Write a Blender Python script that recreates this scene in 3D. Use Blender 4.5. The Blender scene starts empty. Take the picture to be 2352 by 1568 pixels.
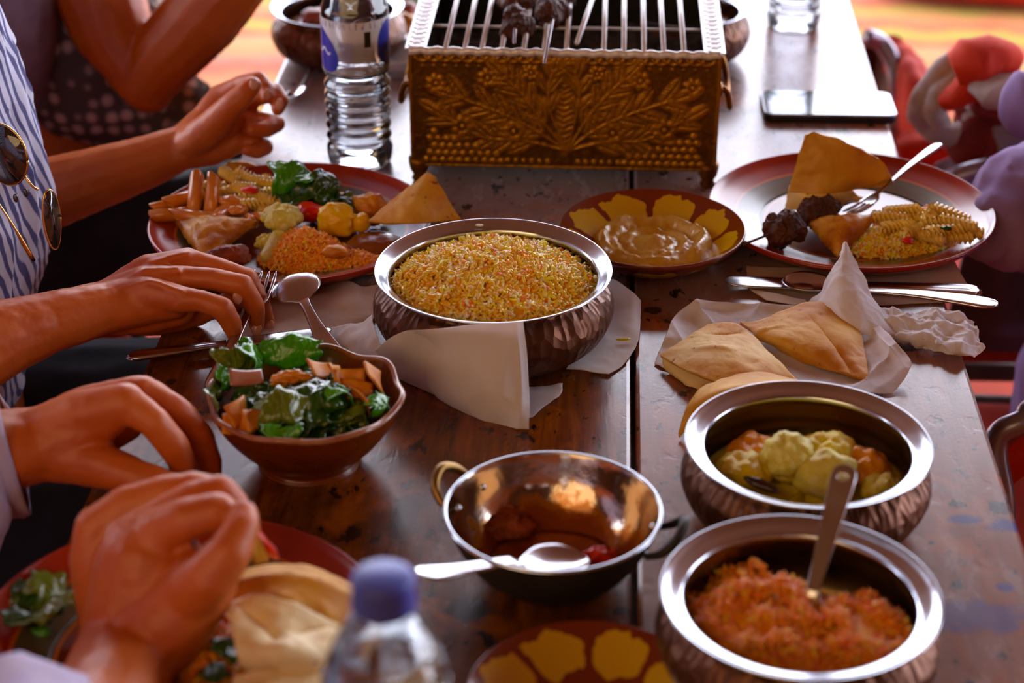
import bpy, bmesh, math, random
import numpy as np
from mathutils import Vector, Matrix, Euler

C = bpy.context.scene
COL = C.collection
PI = math.pi
T = 0.75          # height of the table top above the floor
H = 0.73          # camera height above the table top
F = 4400.0        # focal length in pixels of the 2352 px wide frame

# ------------------------------------------------------------------ camera
cam_d = bpy.data.cameras.new('camera')
cam_d.sensor_width = 36.0
cam_d.lens = F / 2352.0 * 36.0
cam_d.clip_start = 0.05
cam_d.dof.use_dof = True
cam_d.dof.focus_distance = 1.52
cam_d.dof.aperture_fstop = 4.6
cam = bpy.data.objects.new('camera', cam_d)
cam.location = (0, 0, T + H)
cam.rotation_euler = (math.radians(90 - 28.4), 0, math.radians(3.0))
COL.objects.link(cam)
C.camera = cam

# ------------------------------------------------------------------ world, light, exposure
w = bpy.data.worlds.new('sky')
C.world = w
w.use_nodes = True
bg = w.node_tree.nodes['Background']
bg.inputs[0].default_value = (0.84, 0.86, 1.0, 1)
bg.inputs[1].default_value = 6.5

def area_light(name, loc, target, size, energy, color):
    l = bpy.data.lights.new(name, 'AREA')
    l.shape = 'DISK'
    l.size = size
    l.energy = energy
    l.color = color
    o = bpy.data.objects.new(name, l)
    o.location = loc
    o.rotation_euler = (Vector(target) - Vector(loc)).to_track_quat('-Z', 'Y').to_euler()
    COL.objects.link(o)
    return o

area_light('warm_fill', (-0.9, -0.7, 2.2), (0.1, 1.2, 0.75), 2.2, 21.0, (1.0, 0.64, 0.30))  # added warm fill behind the camera, stands in for bounce inside the tent
C.view_settings.view_transform = 'Standard'
C.view_settings.look = 'None'
C.view_settings.gamma = 1.0
C.view_settings.use_curve_mapping = False
C.view_settings.exposure = 0.28
C.cycles.max_bounces = 9
C.cycles.transmission_bounces = 9
C.cycles.transparent_max_bounces = 12
C.cycles.caustics_reflective = False
C.cycles.caustics_refractive = False
C.cycles.sample_clamp_indirect = 6.0

# ------------------------------------------------------------------ survey: photograph direction -> place in the room
_M = cam.rotation_euler.to_matrix()
def _ray(px, py):
    return _M @ Vector(((px - 1176) / F, -(py - 784) / F, -1.0))
def P(px, py, h=0.0):            # point seen at (px,py) lying h above the table top
    d = _ray(px, py)
    t = (h - H) / d.z
    return Vector((d.x * t, d.y * t, T + h))
def PY(px, py, Y):               # point seen at (px,py) lying at world y = Y
    d = _ray(px, py)
    t = Y / d.y
    return Vector((d.x * t, Y, T + H + d.z * t))

# ------------------------------------------------------------------ noise
def _hash(ix, iy, iz, s):
    h = (ix * 374761393 + iy * 668265263 + iz * 1440662683 + s * 974634777) & 0xffffffff
    h = ((h ^ (h >> 13)) * 1274126177) & 0xffffffff
    h = ((h ^ (h >> 16)) * 2246822519) & 0xffffffff
    return ((h ^ (h >> 15)) & 0xffffff) / float(0xffffff)
def vn(p, s=0):
    p = np.asarray(p, dtype=float)
    i = np.floor(p).astype(np.int64)
    f = p - i
    u = f * f * (3 - 2 * f)
    r = 0
    for dx in (0, 1):
        wx = u[:, 0] if dx else 1 - u[:, 0]
        for dy in (0, 1):
            wy = u[:, 1] if dy else 1 - u[:, 1]
            for dz in (0, 1):
                wz = u[:, 2] if dz else 1 - u[:, 2]
                r = r + wx * wy * wz * _hash(i[:, 0] + dx, i[:, 1] + dy, i[:, 2] + dz, s)
    return r * 2 - 1
def fbm(p, o=3, s=0):
    p = np.asarray(p, dtype=float)
    a, r = 1.0, 0
    for k in range(o):
        r = r + a * vn(p * (2 ** k) + 17.3 * k, s + k)
        a *= 0.5
    return r
def ridged(p, o=2, s=0):
    p = np.asarray(p, dtype=float)
    a, r = 1.0, 0
    for k in range(o):
        r = r + a * (1 - 2 * np.abs(vn(p * (2 ** k) + 9.1 * k, s + k)) ** 0.8)
        a *= 0.5
    return r

# ------------------------------------------------------------------ objects
def mesh(name, V, Fc, mat, parent=None, smooth=True, loc=None):
    me = bpy.data.meshes.new(name)
    me.from_pydata([tuple(map(float, v)) for v in V], [], [tuple(map(int, f)) for f in Fc])
    me.validate()
    if smooth:
        me.polygons.foreach_set('use_smooth', [True] * len(me.polygons))
    me.update()
    for m in (mat if isinstance(mat, (list, tuple)) else [mat]):
        me.materials.append(m)
    o = bpy.data.objects.new(name, me)
    COL.objects.link(o)
    if parent is not None:
        o.parent = parent
    if loc is not None:
        o.location = loc
    return o
def from_bm(name, bm, mat, parent=None, smooth=True, loc=None):
    bmesh.ops.recalc_face_normals(bm, faces=bm.faces)
    me = bpy.data.meshes.new(name)
    bm.to_mesh(me)
    bm.free()
    me.polygons.foreach_set('use_smooth', [smooth] * len(me.polygons))
    for m in (mat if isinstance(mat, (list, tuple)) else [mat]):
        me.materials.append(m)
    o = bpy.data.objects.new(name, me)
    COL.objects.link(o)
    if parent is not None:
        o.parent = parent
    if loc is not None:
        o.location = loc
    return o
def tag(o, label, cat, group=None, kind=None):
    o['label'] = label
    o['category'] = cat
    if group: o['group'] = group
    if kind: o['kind'] = kind
    return o
def thing(name, label, cat, loc=(0, 0, 0), rz=0.0, group=None):
    o = bpy.data.objects.new(name, None)
    o.empty_display_size = 0.02
    COL.objects.link(o)
    o.location = loc
    o.rotation_euler = (0, 0, rz)
    return tag(o, label, cat, group)
def struct(o):
    o['kind'] = 'structure'
    return o
def dup(o, parent=None):
    c = o.copy()
    COL.objects.link(c)
    if parent is not None: c.parent = parent
    for ch in list(o.children):
        dup(ch, c)
    return c
def mod(o, typ, **kw):
    m = o.modifiers.new(typ.lower(), typ)
    for k, v in kw.items():
        setattr(m, k, v)
    return o
def solid(o, t, off=-1.0):
    return mod(o, 'SOLIDIFY', thickness=t, offset=off)
def subs(o, n=1):
    return mod(o, 'SUBSURF', levels=n, render_levels=n)
def bev(o, wd, n=2):
    return mod(o, 'BEVEL', width=wd, segments=n, limit_method='ANGLE')

# ------------------------------------------------------------------ shape makers (return V, F)
def lathe(prof, n=96, wob=None, close=False):
    V, Fc = [], []
    m = len(prof)
    for i in range(n):
        a = 2 * PI * i / n
        for j, (r, z) in enumerate(prof):
            rr, zz = (r, z) if wob is None else wob(a, r, z, j)
            V.append((rr * math.cos(a), rr * math.sin(a), zz))
    for i in range(n):
        k = (i + 1) % n
        for j in range(m - 1):
            Fc.append((i * m + j, k * m + j, k * m + j + 1, i * m + j + 1))
        if close:
            Fc.append((i * m + m - 1, k * m + m - 1, k * m, i * m))
    return V, Fc
def grid(fn, nu, nv):
    V = [fn(i / (nu - 1), j / (nv - 1)) for i in range(nu) for j in range(nv)]
    Fc = [(i * nv + j, (i + 1) * nv + j, (i + 1) * nv + j + 1, i * nv + j + 1) for i in range(nu - 1) for j in range(nv - 1)]
    return V, Fc
def box(x0, x1, y0, y1, z0, z1):
    V = [(x, y, z) for x in (x0, x1) for y in (y0, y1) for z in (z0, z1)]
    return V, [(0, 1, 3, 2), (4, 6, 7, 5), (0, 4, 5, 1), (2, 3, 7, 6), (0, 2, 6, 4), (1, 5, 7, 3)]
def cat(*vf):
    V, Fc = [], []
    for v, f in vf:
        k = len(V)
        V += list(v)
        Fc += [tuple(i + k for i in q) for q in f]
    return V, Fc
def spline(pts, n):
    p = [Vector(q) for q in pts]
    p = [p[0] * 2 - p[1]] + p + [p[-1] * 2 - p[-2]]
    out = []
    m = len(p) - 3
    for k in range(n):
        t = k / (n - 1) * m
        i = min(int(t), m - 1)
        t -= i
        a, b, c, d = p[i:i + 4]
        out.append(0.5 * ((2 * b) + (c - a) * t + (2 * a - 5 * b + 4 * c - d) * t * t + (3 * b - a - 3 * c + d) * t ** 3))
    return out
def tube(pts, rad, n=10, squash=None):
    pts = [Vector(p) for p in pts]
    m = len(pts)
    R = rad if isinstance(rad, (list, tuple)) else [rad] * m
    V, Fc = [], []
    up = Vector((0, 0, 1))
    t0 = (pts[1] - pts[0]).normalized()
    if abs(t0.z) > 0.9: up = Vector((1, 0, 0))
    nrm = (up - t0 * up.dot(t0)).normalized()
    for i, p in enumerate(pts):
        t = (pts[min(i + 1, m - 1)] - pts[max(i - 1, 0)]).normalized()
        nrm = (nrm - t * nrm.dot(t)).normalized()
        b = t.cross(nrm)
        for k in range(n):
            a = 2 * PI * k / n
            V.append(p + (b * math.cos(a) * (squash or 1) + nrm * math.sin(a)) * R[i])
    for i in range(m - 1):
        for k in range(n):
            q = (k + 1) % n
            Fc.append((i * n + k, i * n + q, (i + 1) * n + q, (i + 1) * n + k))
    Fc.append(tuple(range(n - 1, -1, -1)))
    Fc.append(tuple((m - 1) * n + k for k in range(n)))
    return V, Fc
def capsule(a, b, ra, rb, n=14):
    a, b = Vector(a), Vector(b)
    L = (b - a).length
    if L < 1e-6:
        b = a + Vector((0, 0, 1e-4)); L = 1e-4
    d = (b - a) / L
    P_, R_ = [], []
    for k in range(5):
        t = PI / 2 * (1 - k / 4.0) + 0.04
        P_.append(a - d * ra * math.sin(min(t, PI / 2)))
        R_.append(max(ra * math.cos(min(t, PI / 2 - .05)), ra * 0.05))
    for k in range(5):
        t = PI / 2 * (k / 4.0)
        P_.append(b + d * rb * math.sin(t))
        R_.append(max(rb * math.cos(t), rb * 0.05))
    return tube(P_, R_, n)
_tmp = None
def fuse(name, vf, voxel, smooth, mat, parent=None, disp=None, loc=None):
    """grow one continuous skin over overlapping closed shapes"""
    V, Fc = vf
    me = bpy.data.meshes.new('t'); me.from_pydata([tuple(v) for v in V], [], Fc); me.update()
    o = bpy.data.objects.new('t', me)
    COL.objects.link(o)
    m = o.modifiers.new('r', 'REMESH'); m.mode = 'VOXEL'; m.voxel_size = voxel
    if smooth:
        s = o.modifiers.new('s', 'SMOOTH'); s.factor = 0.5; s.iterations = smooth
    dg = bpy.context.evaluated_depsgraph_get()
    ev = o.evaluated_get(dg)
    res = bpy.data.meshes.new_from_object(ev)
    bpy.data.objects.remove(o)
    bpy.data.meshes.remove(me)
    if disp is not None:
        n = len(res.vertices)
        co = np.empty(n * 3); res.vertices.foreach_get('co', co); co = co.reshape(-1, 3)
        no = np.empty(n * 3); res.vertices.foreach_get('normal', no); no = no.reshape(-1, 3)
        co = co + no * disp(co)[:, None]
        res.vertices.foreach_set('co', co.ravel())
    res.polygons.foreach_set('use_smooth', [True] * len(res.polygons))
    res.update()
    res.name = name
    for mm in (mat if isinstance(mat, (list, tuple)) else [mat]):
        res.materials.append(mm)
    ob = bpy.data.objects.new(name, res)
    COL.objects.link(ob)
    if parent is not None: ob.parent = parent
    if loc is not None: ob.location = loc
    return ob
_ico = {}
def blobvf(rad, amp=0.15, fq=1.5, seed=0, sub=3, oct_=3, lump=None):
    if sub not in _ico:
        bm = bmesh.new(); bmesh.ops.create_icosphere(bm, subdivisions=sub, radius=1.0)
        _ico[sub] = (np.array([v.co[:] for v in bm.verts]), [tuple(v.index for v in f.verts) for f in bm.faces]); bm.free()
    V, Fc = _ico[sub]
    r = 1 + amp * fbm(V * fq + seed * 3.7, oct_, seed)
    if lump:
        r = r + lump[0] * ridged(V * lump[1] + seed, 1, seed + 5)
    return V * r[:, None] * np.array(rad), Fc
def xf(vf, loc=(0, 0, 0), rot=(0, 0, 0), sc=1.0):
    V, Fc = vf
    m = np.array(Euler(rot).to_matrix())
    return (np.asarray([tuple(v) for v in V]) * sc) @ m.T + np.array(loc[:]), Fc
def cgrid(ctrl, nu, nv):
    """smooth surface through a grid of control points"""
    rows = [spline(r, nv) for r in ctrl]
    cols = [spline([rows[i][j] for i in range(len(rows))], nu) for j in range(nv)]
    return np.array([[cols[j][i][:] for j in range(nv)] for i in range(nu)])
def worley(p, s=0):
    p = np.asarray(p, dtype=float); i = np.floor(p).astype(np.int64)
    best = np.full(len(p), 9.0)
    for dx in (-1, 0, 1):
        for dy in (-1, 0, 1):
            for dz in (-1, 0, 1):
                c = i + np.array([dx, dy, dz])
                q = np.stack([_hash(c[:, 0], c[:, 1], c[:, 2], s + k) for k in range(3)], -1) + c
                best = np.minimum(best, np.linalg.norm(p - q, axis=1))
    return best
def sheet(name, ctrl, nu, nv, mat, thick=0.0004, crease=0.0, cf=30, seed=0, fine=0.0, ff=90, parent=None, zmin=0.0006, tear=0.0, smooth=True, crum=0.0, kf=34, folds=()):
    """ctrl: rows of (px,py,h); a crumpled sheet of paper, cloth or bread lying in the scene"""
    G = cgrid([[P(*q) for q in r] for r in ctrl], nu, nv)
    c = G.reshape(-1, 3)
    if tear:
        cen = c.mean(axis=0)
        edge = np.zeros((nu, nv)); edge[0, :] = edge[-1, :] = 1; edge[:, 0] = edge[:, -1] = 1
        c = c + (edge.reshape(-1, 1)) * (vn(c * 160, seed + 3) * tear)[:, None] * np.array([1, 1, 0])
    d = crease * ridged(c * cf, 2, seed) + fine * fbm(c * ff, 3, seed + 9)
    if crum:
        wp = c * kf + .35 * np.stack([vn(c * kf * .7, 5), vn(c * kf * .7, 6), vn(c * kf * .7, 7)], -1)
        d = d + crum * (worley(wp, seed) - .5) + crum * .45 * (worley(wp * 2.3, seed + 4) - .5)
    for (a, b, am, wd) in folds:
        A_, B_ = P(*a), P(*b)
        ab = np.array([B_.x - A_.x, B_.y - A_.y]); q = ((c[:, :2] - np.array([A_.x, A_.y])) @ ab) / (ab @ ab)
        dist = np.linalg.norm(c[:, :2] - (np.array([A_.x, A_.y]) + np.clip(q, 0, 1)[:, None] * ab), axis=1)
        d = d + am * np.exp(-dist / wd) * (.4 + .6 * np.sin(np.clip(q, .05, .95) * PI))
    Gc = c.reshape(nu, nv, 3)
    nn = np.cross(np.gradient(Gc, axis=0), np.gradient(Gc, axis=1)).reshape(-1, 3)
    nn /= np.linalg.norm(nn, axis=1, keepdims=True) + 1e-9
    sg = np.sign(np.sum(nn * (np.array([0, 0, T + H]) - c), axis=1, keepdims=True)); nn = nn * np.where(sg == 0, 1, sg)
    c = c + nn * d[:, None]
    c[:, 2] = np.maximum(c[:, 2], T + zmin)
    o0 = c.mean(axis=0); o0[2] = T
    Fc = [(i * nv + j, (i + 1) * nv + j, (i + 1) * nv + j + 1, i * nv + j + 1) for i in range(nu - 1) for j in range(nv - 1)]
    if parent is not None:
        o0 = np.array(parent.location[:])
        o = mesh(name, c - o0, Fc, mat, parent, smooth)
    else:
        o = mesh(name, c - o0, Fc, mat, None, smooth, loc=tuple(o0))
    solid(o, thick, 1.0)
    return o

# ------------------------------------------------------------------ materials
def sat(c, k=1.25):
    c = tuple(c)
    l = .35 * c[0] + .5 * c[1] + .15 * c[2]
    q = [max(.0015, min(.93, l + (v - l) * k)) for v in c[:3]]
    return tuple(q) + tuple(c[3:])
class NT:
    def __init__(s, name):
        s.m = bpy.data.materials.new(name); s.m.use_nodes = True
        s.t = s.m.node_tree; s.b = s.t.nodes['Principled BSDF']; s.o = s.t.nodes['Material Output']
    def n(s, typ, **kw):
        nd = s.t.nodes.new('ShaderNode' + typ)
        for k, v in kw.items():
            if k.startswith('i_'):
                key = k[2:]
                key = int(key) if key.isdigit() else key.replace('_', ' ')
                s.put(nd.inputs[key], v)
            else: setattr(nd, k, v)
        return nd
    def put(s, inp, v):
        if hasattr(v, 'links') or isinstance(v, bpy.types.NodeSocket): s.t.links.new(v, inp)
        elif isinstance(v, (tuple, list)) and len(v) == 3 and inp.type == 'RGBA': inp.default_value = (*sat(v), 1)
        else: inp.default_value = v
    def obj(s, scale=(1, 1, 1), gen='Object'):
        tc = s.n('TexCoord')
        mp = s.n('Mapping', i_Scale=scale)
        s.put(mp.inputs['Vector'], tc.outputs[gen])
        return mp.outputs[0]
    def noise(s, vec, sc, det=4, rough=.55, dist=0):
        nd = s.n('TexNoise', i_Scale=sc, i_Detail=det, i_Roughness=rough, i_Distortion=dist)
        s.put(nd.inputs['Vector'], vec); return nd.outputs['Fac']
    def ramp(s, fac, stops, interp='LINEAR'):
        nd = s.n('ValToRGB'); cr = nd.color_ramp; cr.interpolation = interp
        while len(cr.elements) < len(stops): cr.elements.new(0.5)
        for e, (p, c) in zip(cr.elements, stops):
            e.position = p; e.color = (*sat(c), 1) if (len(c) == 3 and max(c) - min(c) > .0005) else ((*c, 1) if len(c) == 3 else c)
        s.put(nd.inputs[0], fac); return nd.outputs[0]
    def g(s, v): return (v, v, v)
    def math(s, op, a, b=0.0, c=None, clamp=False):
        nd = s.n('Math', operation=op, use_clamp=clamp)
        s.put(nd.inputs[0], a); s.put(nd.inputs[1], b)
        if c is not None: s.put(nd.inputs[2], c)
        return nd.outputs[0]
    def mix(s, fac, a, b, mode='MIX'):
        nd = s.n('Mix', data_type='RGBA', blend_type=mode)
        s.put(nd.inputs[0], fac); s.put(nd.inputs[6], a); s.put(nd.inputs[7], b)
        return nd.outputs[2]
    def bump(s, h, st=.3, dist=.001, prev=None):
        nd = s.n('Bump', i_Strength=st, i_Distance=dist)
        s.put(nd.inputs['Height'], h)
        if prev is not None: s.put(nd.inputs['Normal'], prev)
        s.put(s.b.inputs['Normal'], nd.outputs[0]); return nd.outputs[0]
    def set(s, **kw):
        for k, v in kw.items(): s.put(s.b.inputs[k.replace('_', ' ')], v)
        return s
def pm(name, c1, c2=None, rough=.5, r2=None, metal=0.0, ns=30, lo=.35, hi=.65, bump=0.0, bs=None, bd=.001, coat=0.0, spec=.5, sss=0.0, scale=(1, 1, 1), c3=None, trans=0.0, ior=1.45, alpha=1.0):
    """a general mottled surface"""
    s = NT(name)
    v = s.obj(scale)
    f = s.noise(v, ns)
    if c2 is not None:
        st = [(lo, c1), (hi, c2)]
        if c3 is not None: st = [(lo, c1), ((lo + hi) / 2, c2), (hi, c3)]
        s.set(Base_Color=s.ramp(f, st))
    else: s.set(Base_Color=c1)
    if r2 is not None:
        s.set(Roughness=s.ramp(s.noise(v, ns * 2.3), [(.35, s.g(rough)), (.65, s.g(r2))]))
    else: s.set(Roughness=rough)
    s.set(Metallic=metal, Coat_Weight=coat, Coat_Roughness=.08, IOR=ior, Alpha=alpha)
    s.b.inputs['Specular IOR Level'].default_value = spec
    if trans: s.set(Transmission_Weight=trans)
    if sss:
        s.b.inputs['Subsurface Weight'].default_value = sss
        s.b.inputs['Subsurface Radius'].default_value = (1, .35, .18)
        s.b.inputs['Subsurface Scale'].default_value = .006
    if bump: s.bump(s.noise(v, bs or ns * 3, 5), bump, bd)
    return s.m
def island(name, stops, rough=.35, bump=0, sss=.0):
    s = NT(name)
    gm = s.n('NewGeometry')
    s.set(Base_Color=s.ramp(gm.outputs['Random Per Island'], stops, 'CONSTANT'), Roughness=rough)
    if sss:
        s.b.inputs['Subsurface Weight'].default_value = sss
        s.b.inputs['Subsurface Scale'].default_value = .003
    return s.m

# ------------------------------------------------------------------ material set
SEAM0 = .026
def wood_mat():
    s = NT('varnished_wood')
    v = s.obj()
    vg = s.obj((14, 1.1, 14))
    g1 = s.noise(vg, 9, 6, .6, .6)
    base = s.ramp(g1, [(.28, (.04, .012, .005)), (.44, (.14, .040, .012)), (.58, (.21, .066, .019)), (.75, (.29, .10, .028))])
    big = s.noise(v, 7, 5, .62, .4)
    base = s.mix(s.ramp(big, [(.46, (0, 0, 0)), (.58, (1, 1, 1))]), base, s.mix(.7, base, (.06, .022, .009)))
    # far end wears grey, painted lighter to offset the grill's shadow; right board pinker
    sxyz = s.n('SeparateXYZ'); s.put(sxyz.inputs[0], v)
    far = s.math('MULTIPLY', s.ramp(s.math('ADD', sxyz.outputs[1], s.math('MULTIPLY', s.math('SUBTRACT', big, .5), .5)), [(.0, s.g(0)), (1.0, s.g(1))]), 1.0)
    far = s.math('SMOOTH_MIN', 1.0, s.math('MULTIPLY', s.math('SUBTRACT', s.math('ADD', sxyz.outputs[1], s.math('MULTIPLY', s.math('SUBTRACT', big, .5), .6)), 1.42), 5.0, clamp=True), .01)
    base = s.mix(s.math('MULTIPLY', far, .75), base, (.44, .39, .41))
    rb = s.math('MULTIPLY', s.math('GREATER_THAN', sxyz.outputs[0], SEAM0), .45)
    base = s.mix(rb, base, (.30, .135, .095))
    sp = s.noise(s.obj((1, .55, 1)), 75, 3, .6, .3)
    base = s.mix(s.math('MULTIPLY', s.ramp(s.noise(v, 11, 4, .6, .5), [(.54, (0, 0, 0)), (.64, (1, 1, 1))]), .55), base, (.42, .13, .028))
    base = s.mix(s.ramp(sp, [(.61, (0, 0, 0)), (.66, (1, 1, 1))]), base, (.018, .009, .006))
    # two worn knots and a few ink-violet stains
    def spot(x, y, rx, ry, lo=.6):
        vv = s.n('VectorMath', operation='SUBTRACT'); s.put(vv.inputs[0], v); vv.inputs[1].default_value = (x, y, 0)
        v2 = s.n('VectorMath', operation='MULTIPLY'); s.put(v2.inputs[0], vv.outputs[0]); v2.inputs[1].default_value = (1 / rx, 1 / ry, 0)
        ln = s.n('VectorMath', operation='LENGTH'); s.put(ln.inputs[0], v2.outputs[0])
        d = s.math('ADD', ln.outputs['Value'], s.math('MULTIPLY', s.math('SUBTRACT', s.noise(v, 60, 4), .5), 1.6))
        return s.ramp(d, [(lo, (1, 1, 1)), (lo + .35, (0, 0, 0))])
    for (x, y, rx, ry, c) in WOOD_SPOTS:
        base = s.mix(spot(x, y, rx, ry), base, c)
    s.set(Base_Color=base)
    rr = s.noise(s.obj((3, 1, 3)), 16, 5, .65)
    s.set(Roughness=s.ramp(rr, [(.3, s.g(.20)), (.55, s.g(.26)), (.75, s.g(.36))]))
    s.b.inputs['Specular IOR Level'].default_value = .6
    s.set(Coat_Weight=.12, Coat_Roughness=.12)
    b1 = s.bump(s.noise(vg, 30, 4, .6), .12, .0006)
    b2 = s.bump(s.ramp(s.noise(s.obj((1, .5, 1)), 75, 3, .6, .3), [(.58, s.g(1)), (.66, s.g(0))]), .12, .0004, b1)
    s.bump(s.noise(v, 380, 2), .12, .0004, b2)
    return s.m
WOOD_SPOTS = []
for (px, py, rx, ry, c) in [
    (1500, 712, .007, .006, (.02, .01, .008)), (2015, 783, .007, .004, (.012, .006, .004)), (2090, 800, .016, .004, (.03, .012, .008)),
    (393, 877, .003, .004, (.02, .01, .008)),
    (2215, 1192, .011, .005, (.05, .035, .16)), (2310, 1208, .012, .007, (.05, .035, .16)), (2310, 1350, .006, .005, (.05, .035, .18)),
    (2230, 1415, .034, .016, (.11, .065, .15)), (500, 1055, .022, .03, (.14, .11, .17)),
    (1068, 1400, .016, .013, (.03, .02, .02)), (930, 1190, .01, .03, (.035, .015, .007))]:
    q = P(px, py); WOOD_SPOTS.append((q.x, q.y, rx * 1.3, ry * 1.3, c))

def polar(s, n):
    v = s.obj()
    sx = s.n('SeparateXYZ'); s.put(sx.inputs[0], v)
    r = s.math('SQRT', s.math('ADD', s.math('MULTIPLY', sx.outputs[0], sx.outputs[0]), s.math('MULTIPLY', sx.outputs[1], sx.outputs[1])))
    a = s.math('DIVIDE', s.math('ARCTAN2', sx.outputs[1], sx.outputs[0]), 2 * PI / n)
    cell = s.math('SUBTRACT', s.math('FRACT', s.math('ADD', a, n * 1.0)), .5)
    return v, r, a, cell
def plate_mat():
    """terracotta melamine with a woven taupe band"""
    s = NT('banded_melamine')
    v, r, a, cell = polar(s, 330)
    R = .1235
    rn = s.math('DIVIDE', r, R)
    hatch = s.math('MULTIPLY', s.math('SINE', s.math('MULTIPLY', a, 2 * PI)), s.math('SINE', s.math('MULTIPLY', rn, 190)))
    taupe = s.mix(s.ramp(hatch, [(.35, (0, 0, 0)), (.6, (1, 1, 1))]), (.085, .062, .035), (.19, .15, .085))
    red = s.mix(s.ramp(s.noise(v, 25), [(.35, (0, 0, 0)), (.7, (1, 1, 1))]), (.36, .050, .014), (.25, .032, .010))
    cen = s.mix(s.ramp(s.noise(v, 14), [(.45, (0, 0, 0)), (.6, (1, 1, 1))]), (.15, .035, .018), (.24, .06, .03))
    c = s.ramp(rn, [(0, (0, 0, 0)), (.60, (0, 0, 0)), (.605, (1, 1, 1))], 'CONSTANT')
    col = s.mix(c, cen, (.55, .17, .05))
    col = s.mix(s.ramp(rn, [(0, (0, 0, 0)), (.625, (1, 1, 1))], 'CONSTANT'), col, taupe)
    col = s.mix(s.ramp(rn, [(0, (0, 0, 0)), (.815, (1, 1, 1))], 'CONSTANT'), col, (.50, .13, .035))
    col = s.mix(s.ramp(rn, [(0, (0, 0, 0)), (.835, (1, 1, 1))], 'CONSTANT'), col, red)
    s.set(Base_Color=col, Roughness=.25, Coat_Weight=.2, Coat_Roughness=.12)
    s.b.inputs['Specular IOR Level'].default_value = .55
    s.bump(s.noise(v, 120), .05, .0005)
    return s.m
def hummus_dish_mat():
    s = NT('yellow_scallop_dish')
    v, r, a, cell = polar(s, 9)
    R = .079
    rn = s.math('DIVIDE', r, R)
    wob = s.math('MULTIPLY', s.math('SUBTRACT', s.noise(v, 60, 2), .5), .25)
    e1 = s.math('POWER', s.math('DIVIDE', s.math('ABSOLUTE', s.math('ADD', cell, wob)), .43), 3.0)
    e2 = s.math('POWER', s.math('DIVIDE', s.math('ABSOLUTE', s.math('SUBTRACT', s.math('ADD', rn, wob), .76)), .165), 3.0)
    f = s.math('LESS_THAN', s.math('ADD', e1, e2), 1.0)
    s.set(Base_Color=s.mix(f, (.17, .035, .014), (.62, .40, .02)), Roughness=.22, Coat_Weight=.5, Coat_Roughness=.08)
    return s.m
def steel_mat(name='brushed_steel', c=(.72, .70, .70), r=.22, aniso=True):
    s = NT(name)
    v = s.obj((1, 1, 1))
    s.set(Base_Color=s.mix(s.ramp(s.noise(v, 22, 5), [(.35, (0, 0, 0)), (.7, (1, 1, 1))]), c, tuple(k * .86 for k in c)), Metallic=1.0)
    s.set(Roughness=s.ramp(s.noise(v, 45, 4), [(.3, s.g(r * .8)), (.7, s.g(r * 1.3))]))
    s.bump(s.noise(s.obj((1, 1, 14)), 90, 3), .05, .0006)
    return s.m
def hammered_mat():
    s = NT('hammered_copper')
    v, r, a, cell = polar(s, 76)
    sx = s.n('SeparateXYZ'); s.put(sx.inputs[0], v)
    cb = s.n('CombineXYZ'); s.put(cb.inputs[0], a); s.put(cb.inputs[1], s.math('MULTIPLY', sx.outputs[2], 110))
    vo = s.n('TexVoronoi', i_Scale=1.0); s.put(vo.inputs['Vector'], cb.outputs[0])
    s.set(Base_Color=s.mix(s.noise(v, 30), (.085, .036, .022), (.15, .068, .042)), Metallic=.7, Roughness=.38)
    s.bump(vo.outputs['Distance'], .9, .0022)
    return s.m
def paper_mat(name, c, c2, bump=.25):
    s = NT(name)
    v = s.obj()
    s.set(Base_Color=s.ramp(s.noise(v, 35), [(.4, c), (.65, c2)]), Roughness=.85)
    s.b.inputs['Specular IOR Level'].default_value = .2
    s.b.inputs['Subsurface Weight'].default_value = 0.0
    s.bump(s.noise(v, 900, 3), bump, .0003)
    # thin paper lets some light through
    tr = s.n('BsdfTranslucent', i_Color=(c[0], c[1] * .93, c[2] * .88, 1))
    mx = s.n('MixShader', i_0=.34)
    s.put(mx.inputs[1], s.b.outputs[0]); s.put(mx.inputs[2], tr.outputs[0]); s.put(s.o.inputs[0], mx.outputs[0])
    return s.m
def bread_mat(name='flatbread_crust', light=(.76, .54, .24), dark=(.60, .29, .06), lo=.42, hi=.62, ns=16):
    s = NT(name)
    v = s.obj()
    f = s.noise(v, ns, 5, .6)
    col = s.ramp(f, [(lo, light), ((lo + hi) / 2, tuple((a + b) / 2 for a, b in zip(light, dark))), (hi, dark)])
    col = s.mix(s.ramp(s.noise(v, 130, 3), [(.66, (0, 0, 0)), (.74, (1, 1, 1))]), col, (.22, .07, .02))
    s.set(Base_Color=col, Roughness=.62)
    s.bump(s.noise(v, 160, 5), .35, .001)
    return s.m
def leaf_mat(name, c1, c2, vein):
    s = NT(name)
    v = s.obj()
    wv = s.n('TexWave', i_Scale=60.0, i_Distortion=14.0, i_Detail=3.0); s.put(wv.inputs['Vector'], v)
    col = s.mix(s.noise(v, 40), c1, c2)
    col = s.mix(s.ramp(wv.outputs['Fac'], [(.92, (0, 0, 0)), (.99, (.4, .4, .4))]), col, vein)
    s.set(Base_Color=col, Roughness=.2, Coat_Weight=.6, Coat_Roughness=.12)
    s.bump(wv.outputs['Fac'], .4, .001)
    tr = s.n('BsdfTranslucent', i_Color=(c1[0] * 1.6 + .02, c1[1] * 1.6 + .05, c1[2], 1))
    mx = s.n('MixShader', i_0=.22)
    s.put(mx.inputs[1], s.b.outputs[0]); s.put(mx.inputs[2], tr.outputs[0]); s.put(s.o.inputs[0], mx.outputs[0])
    return s.m
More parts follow.
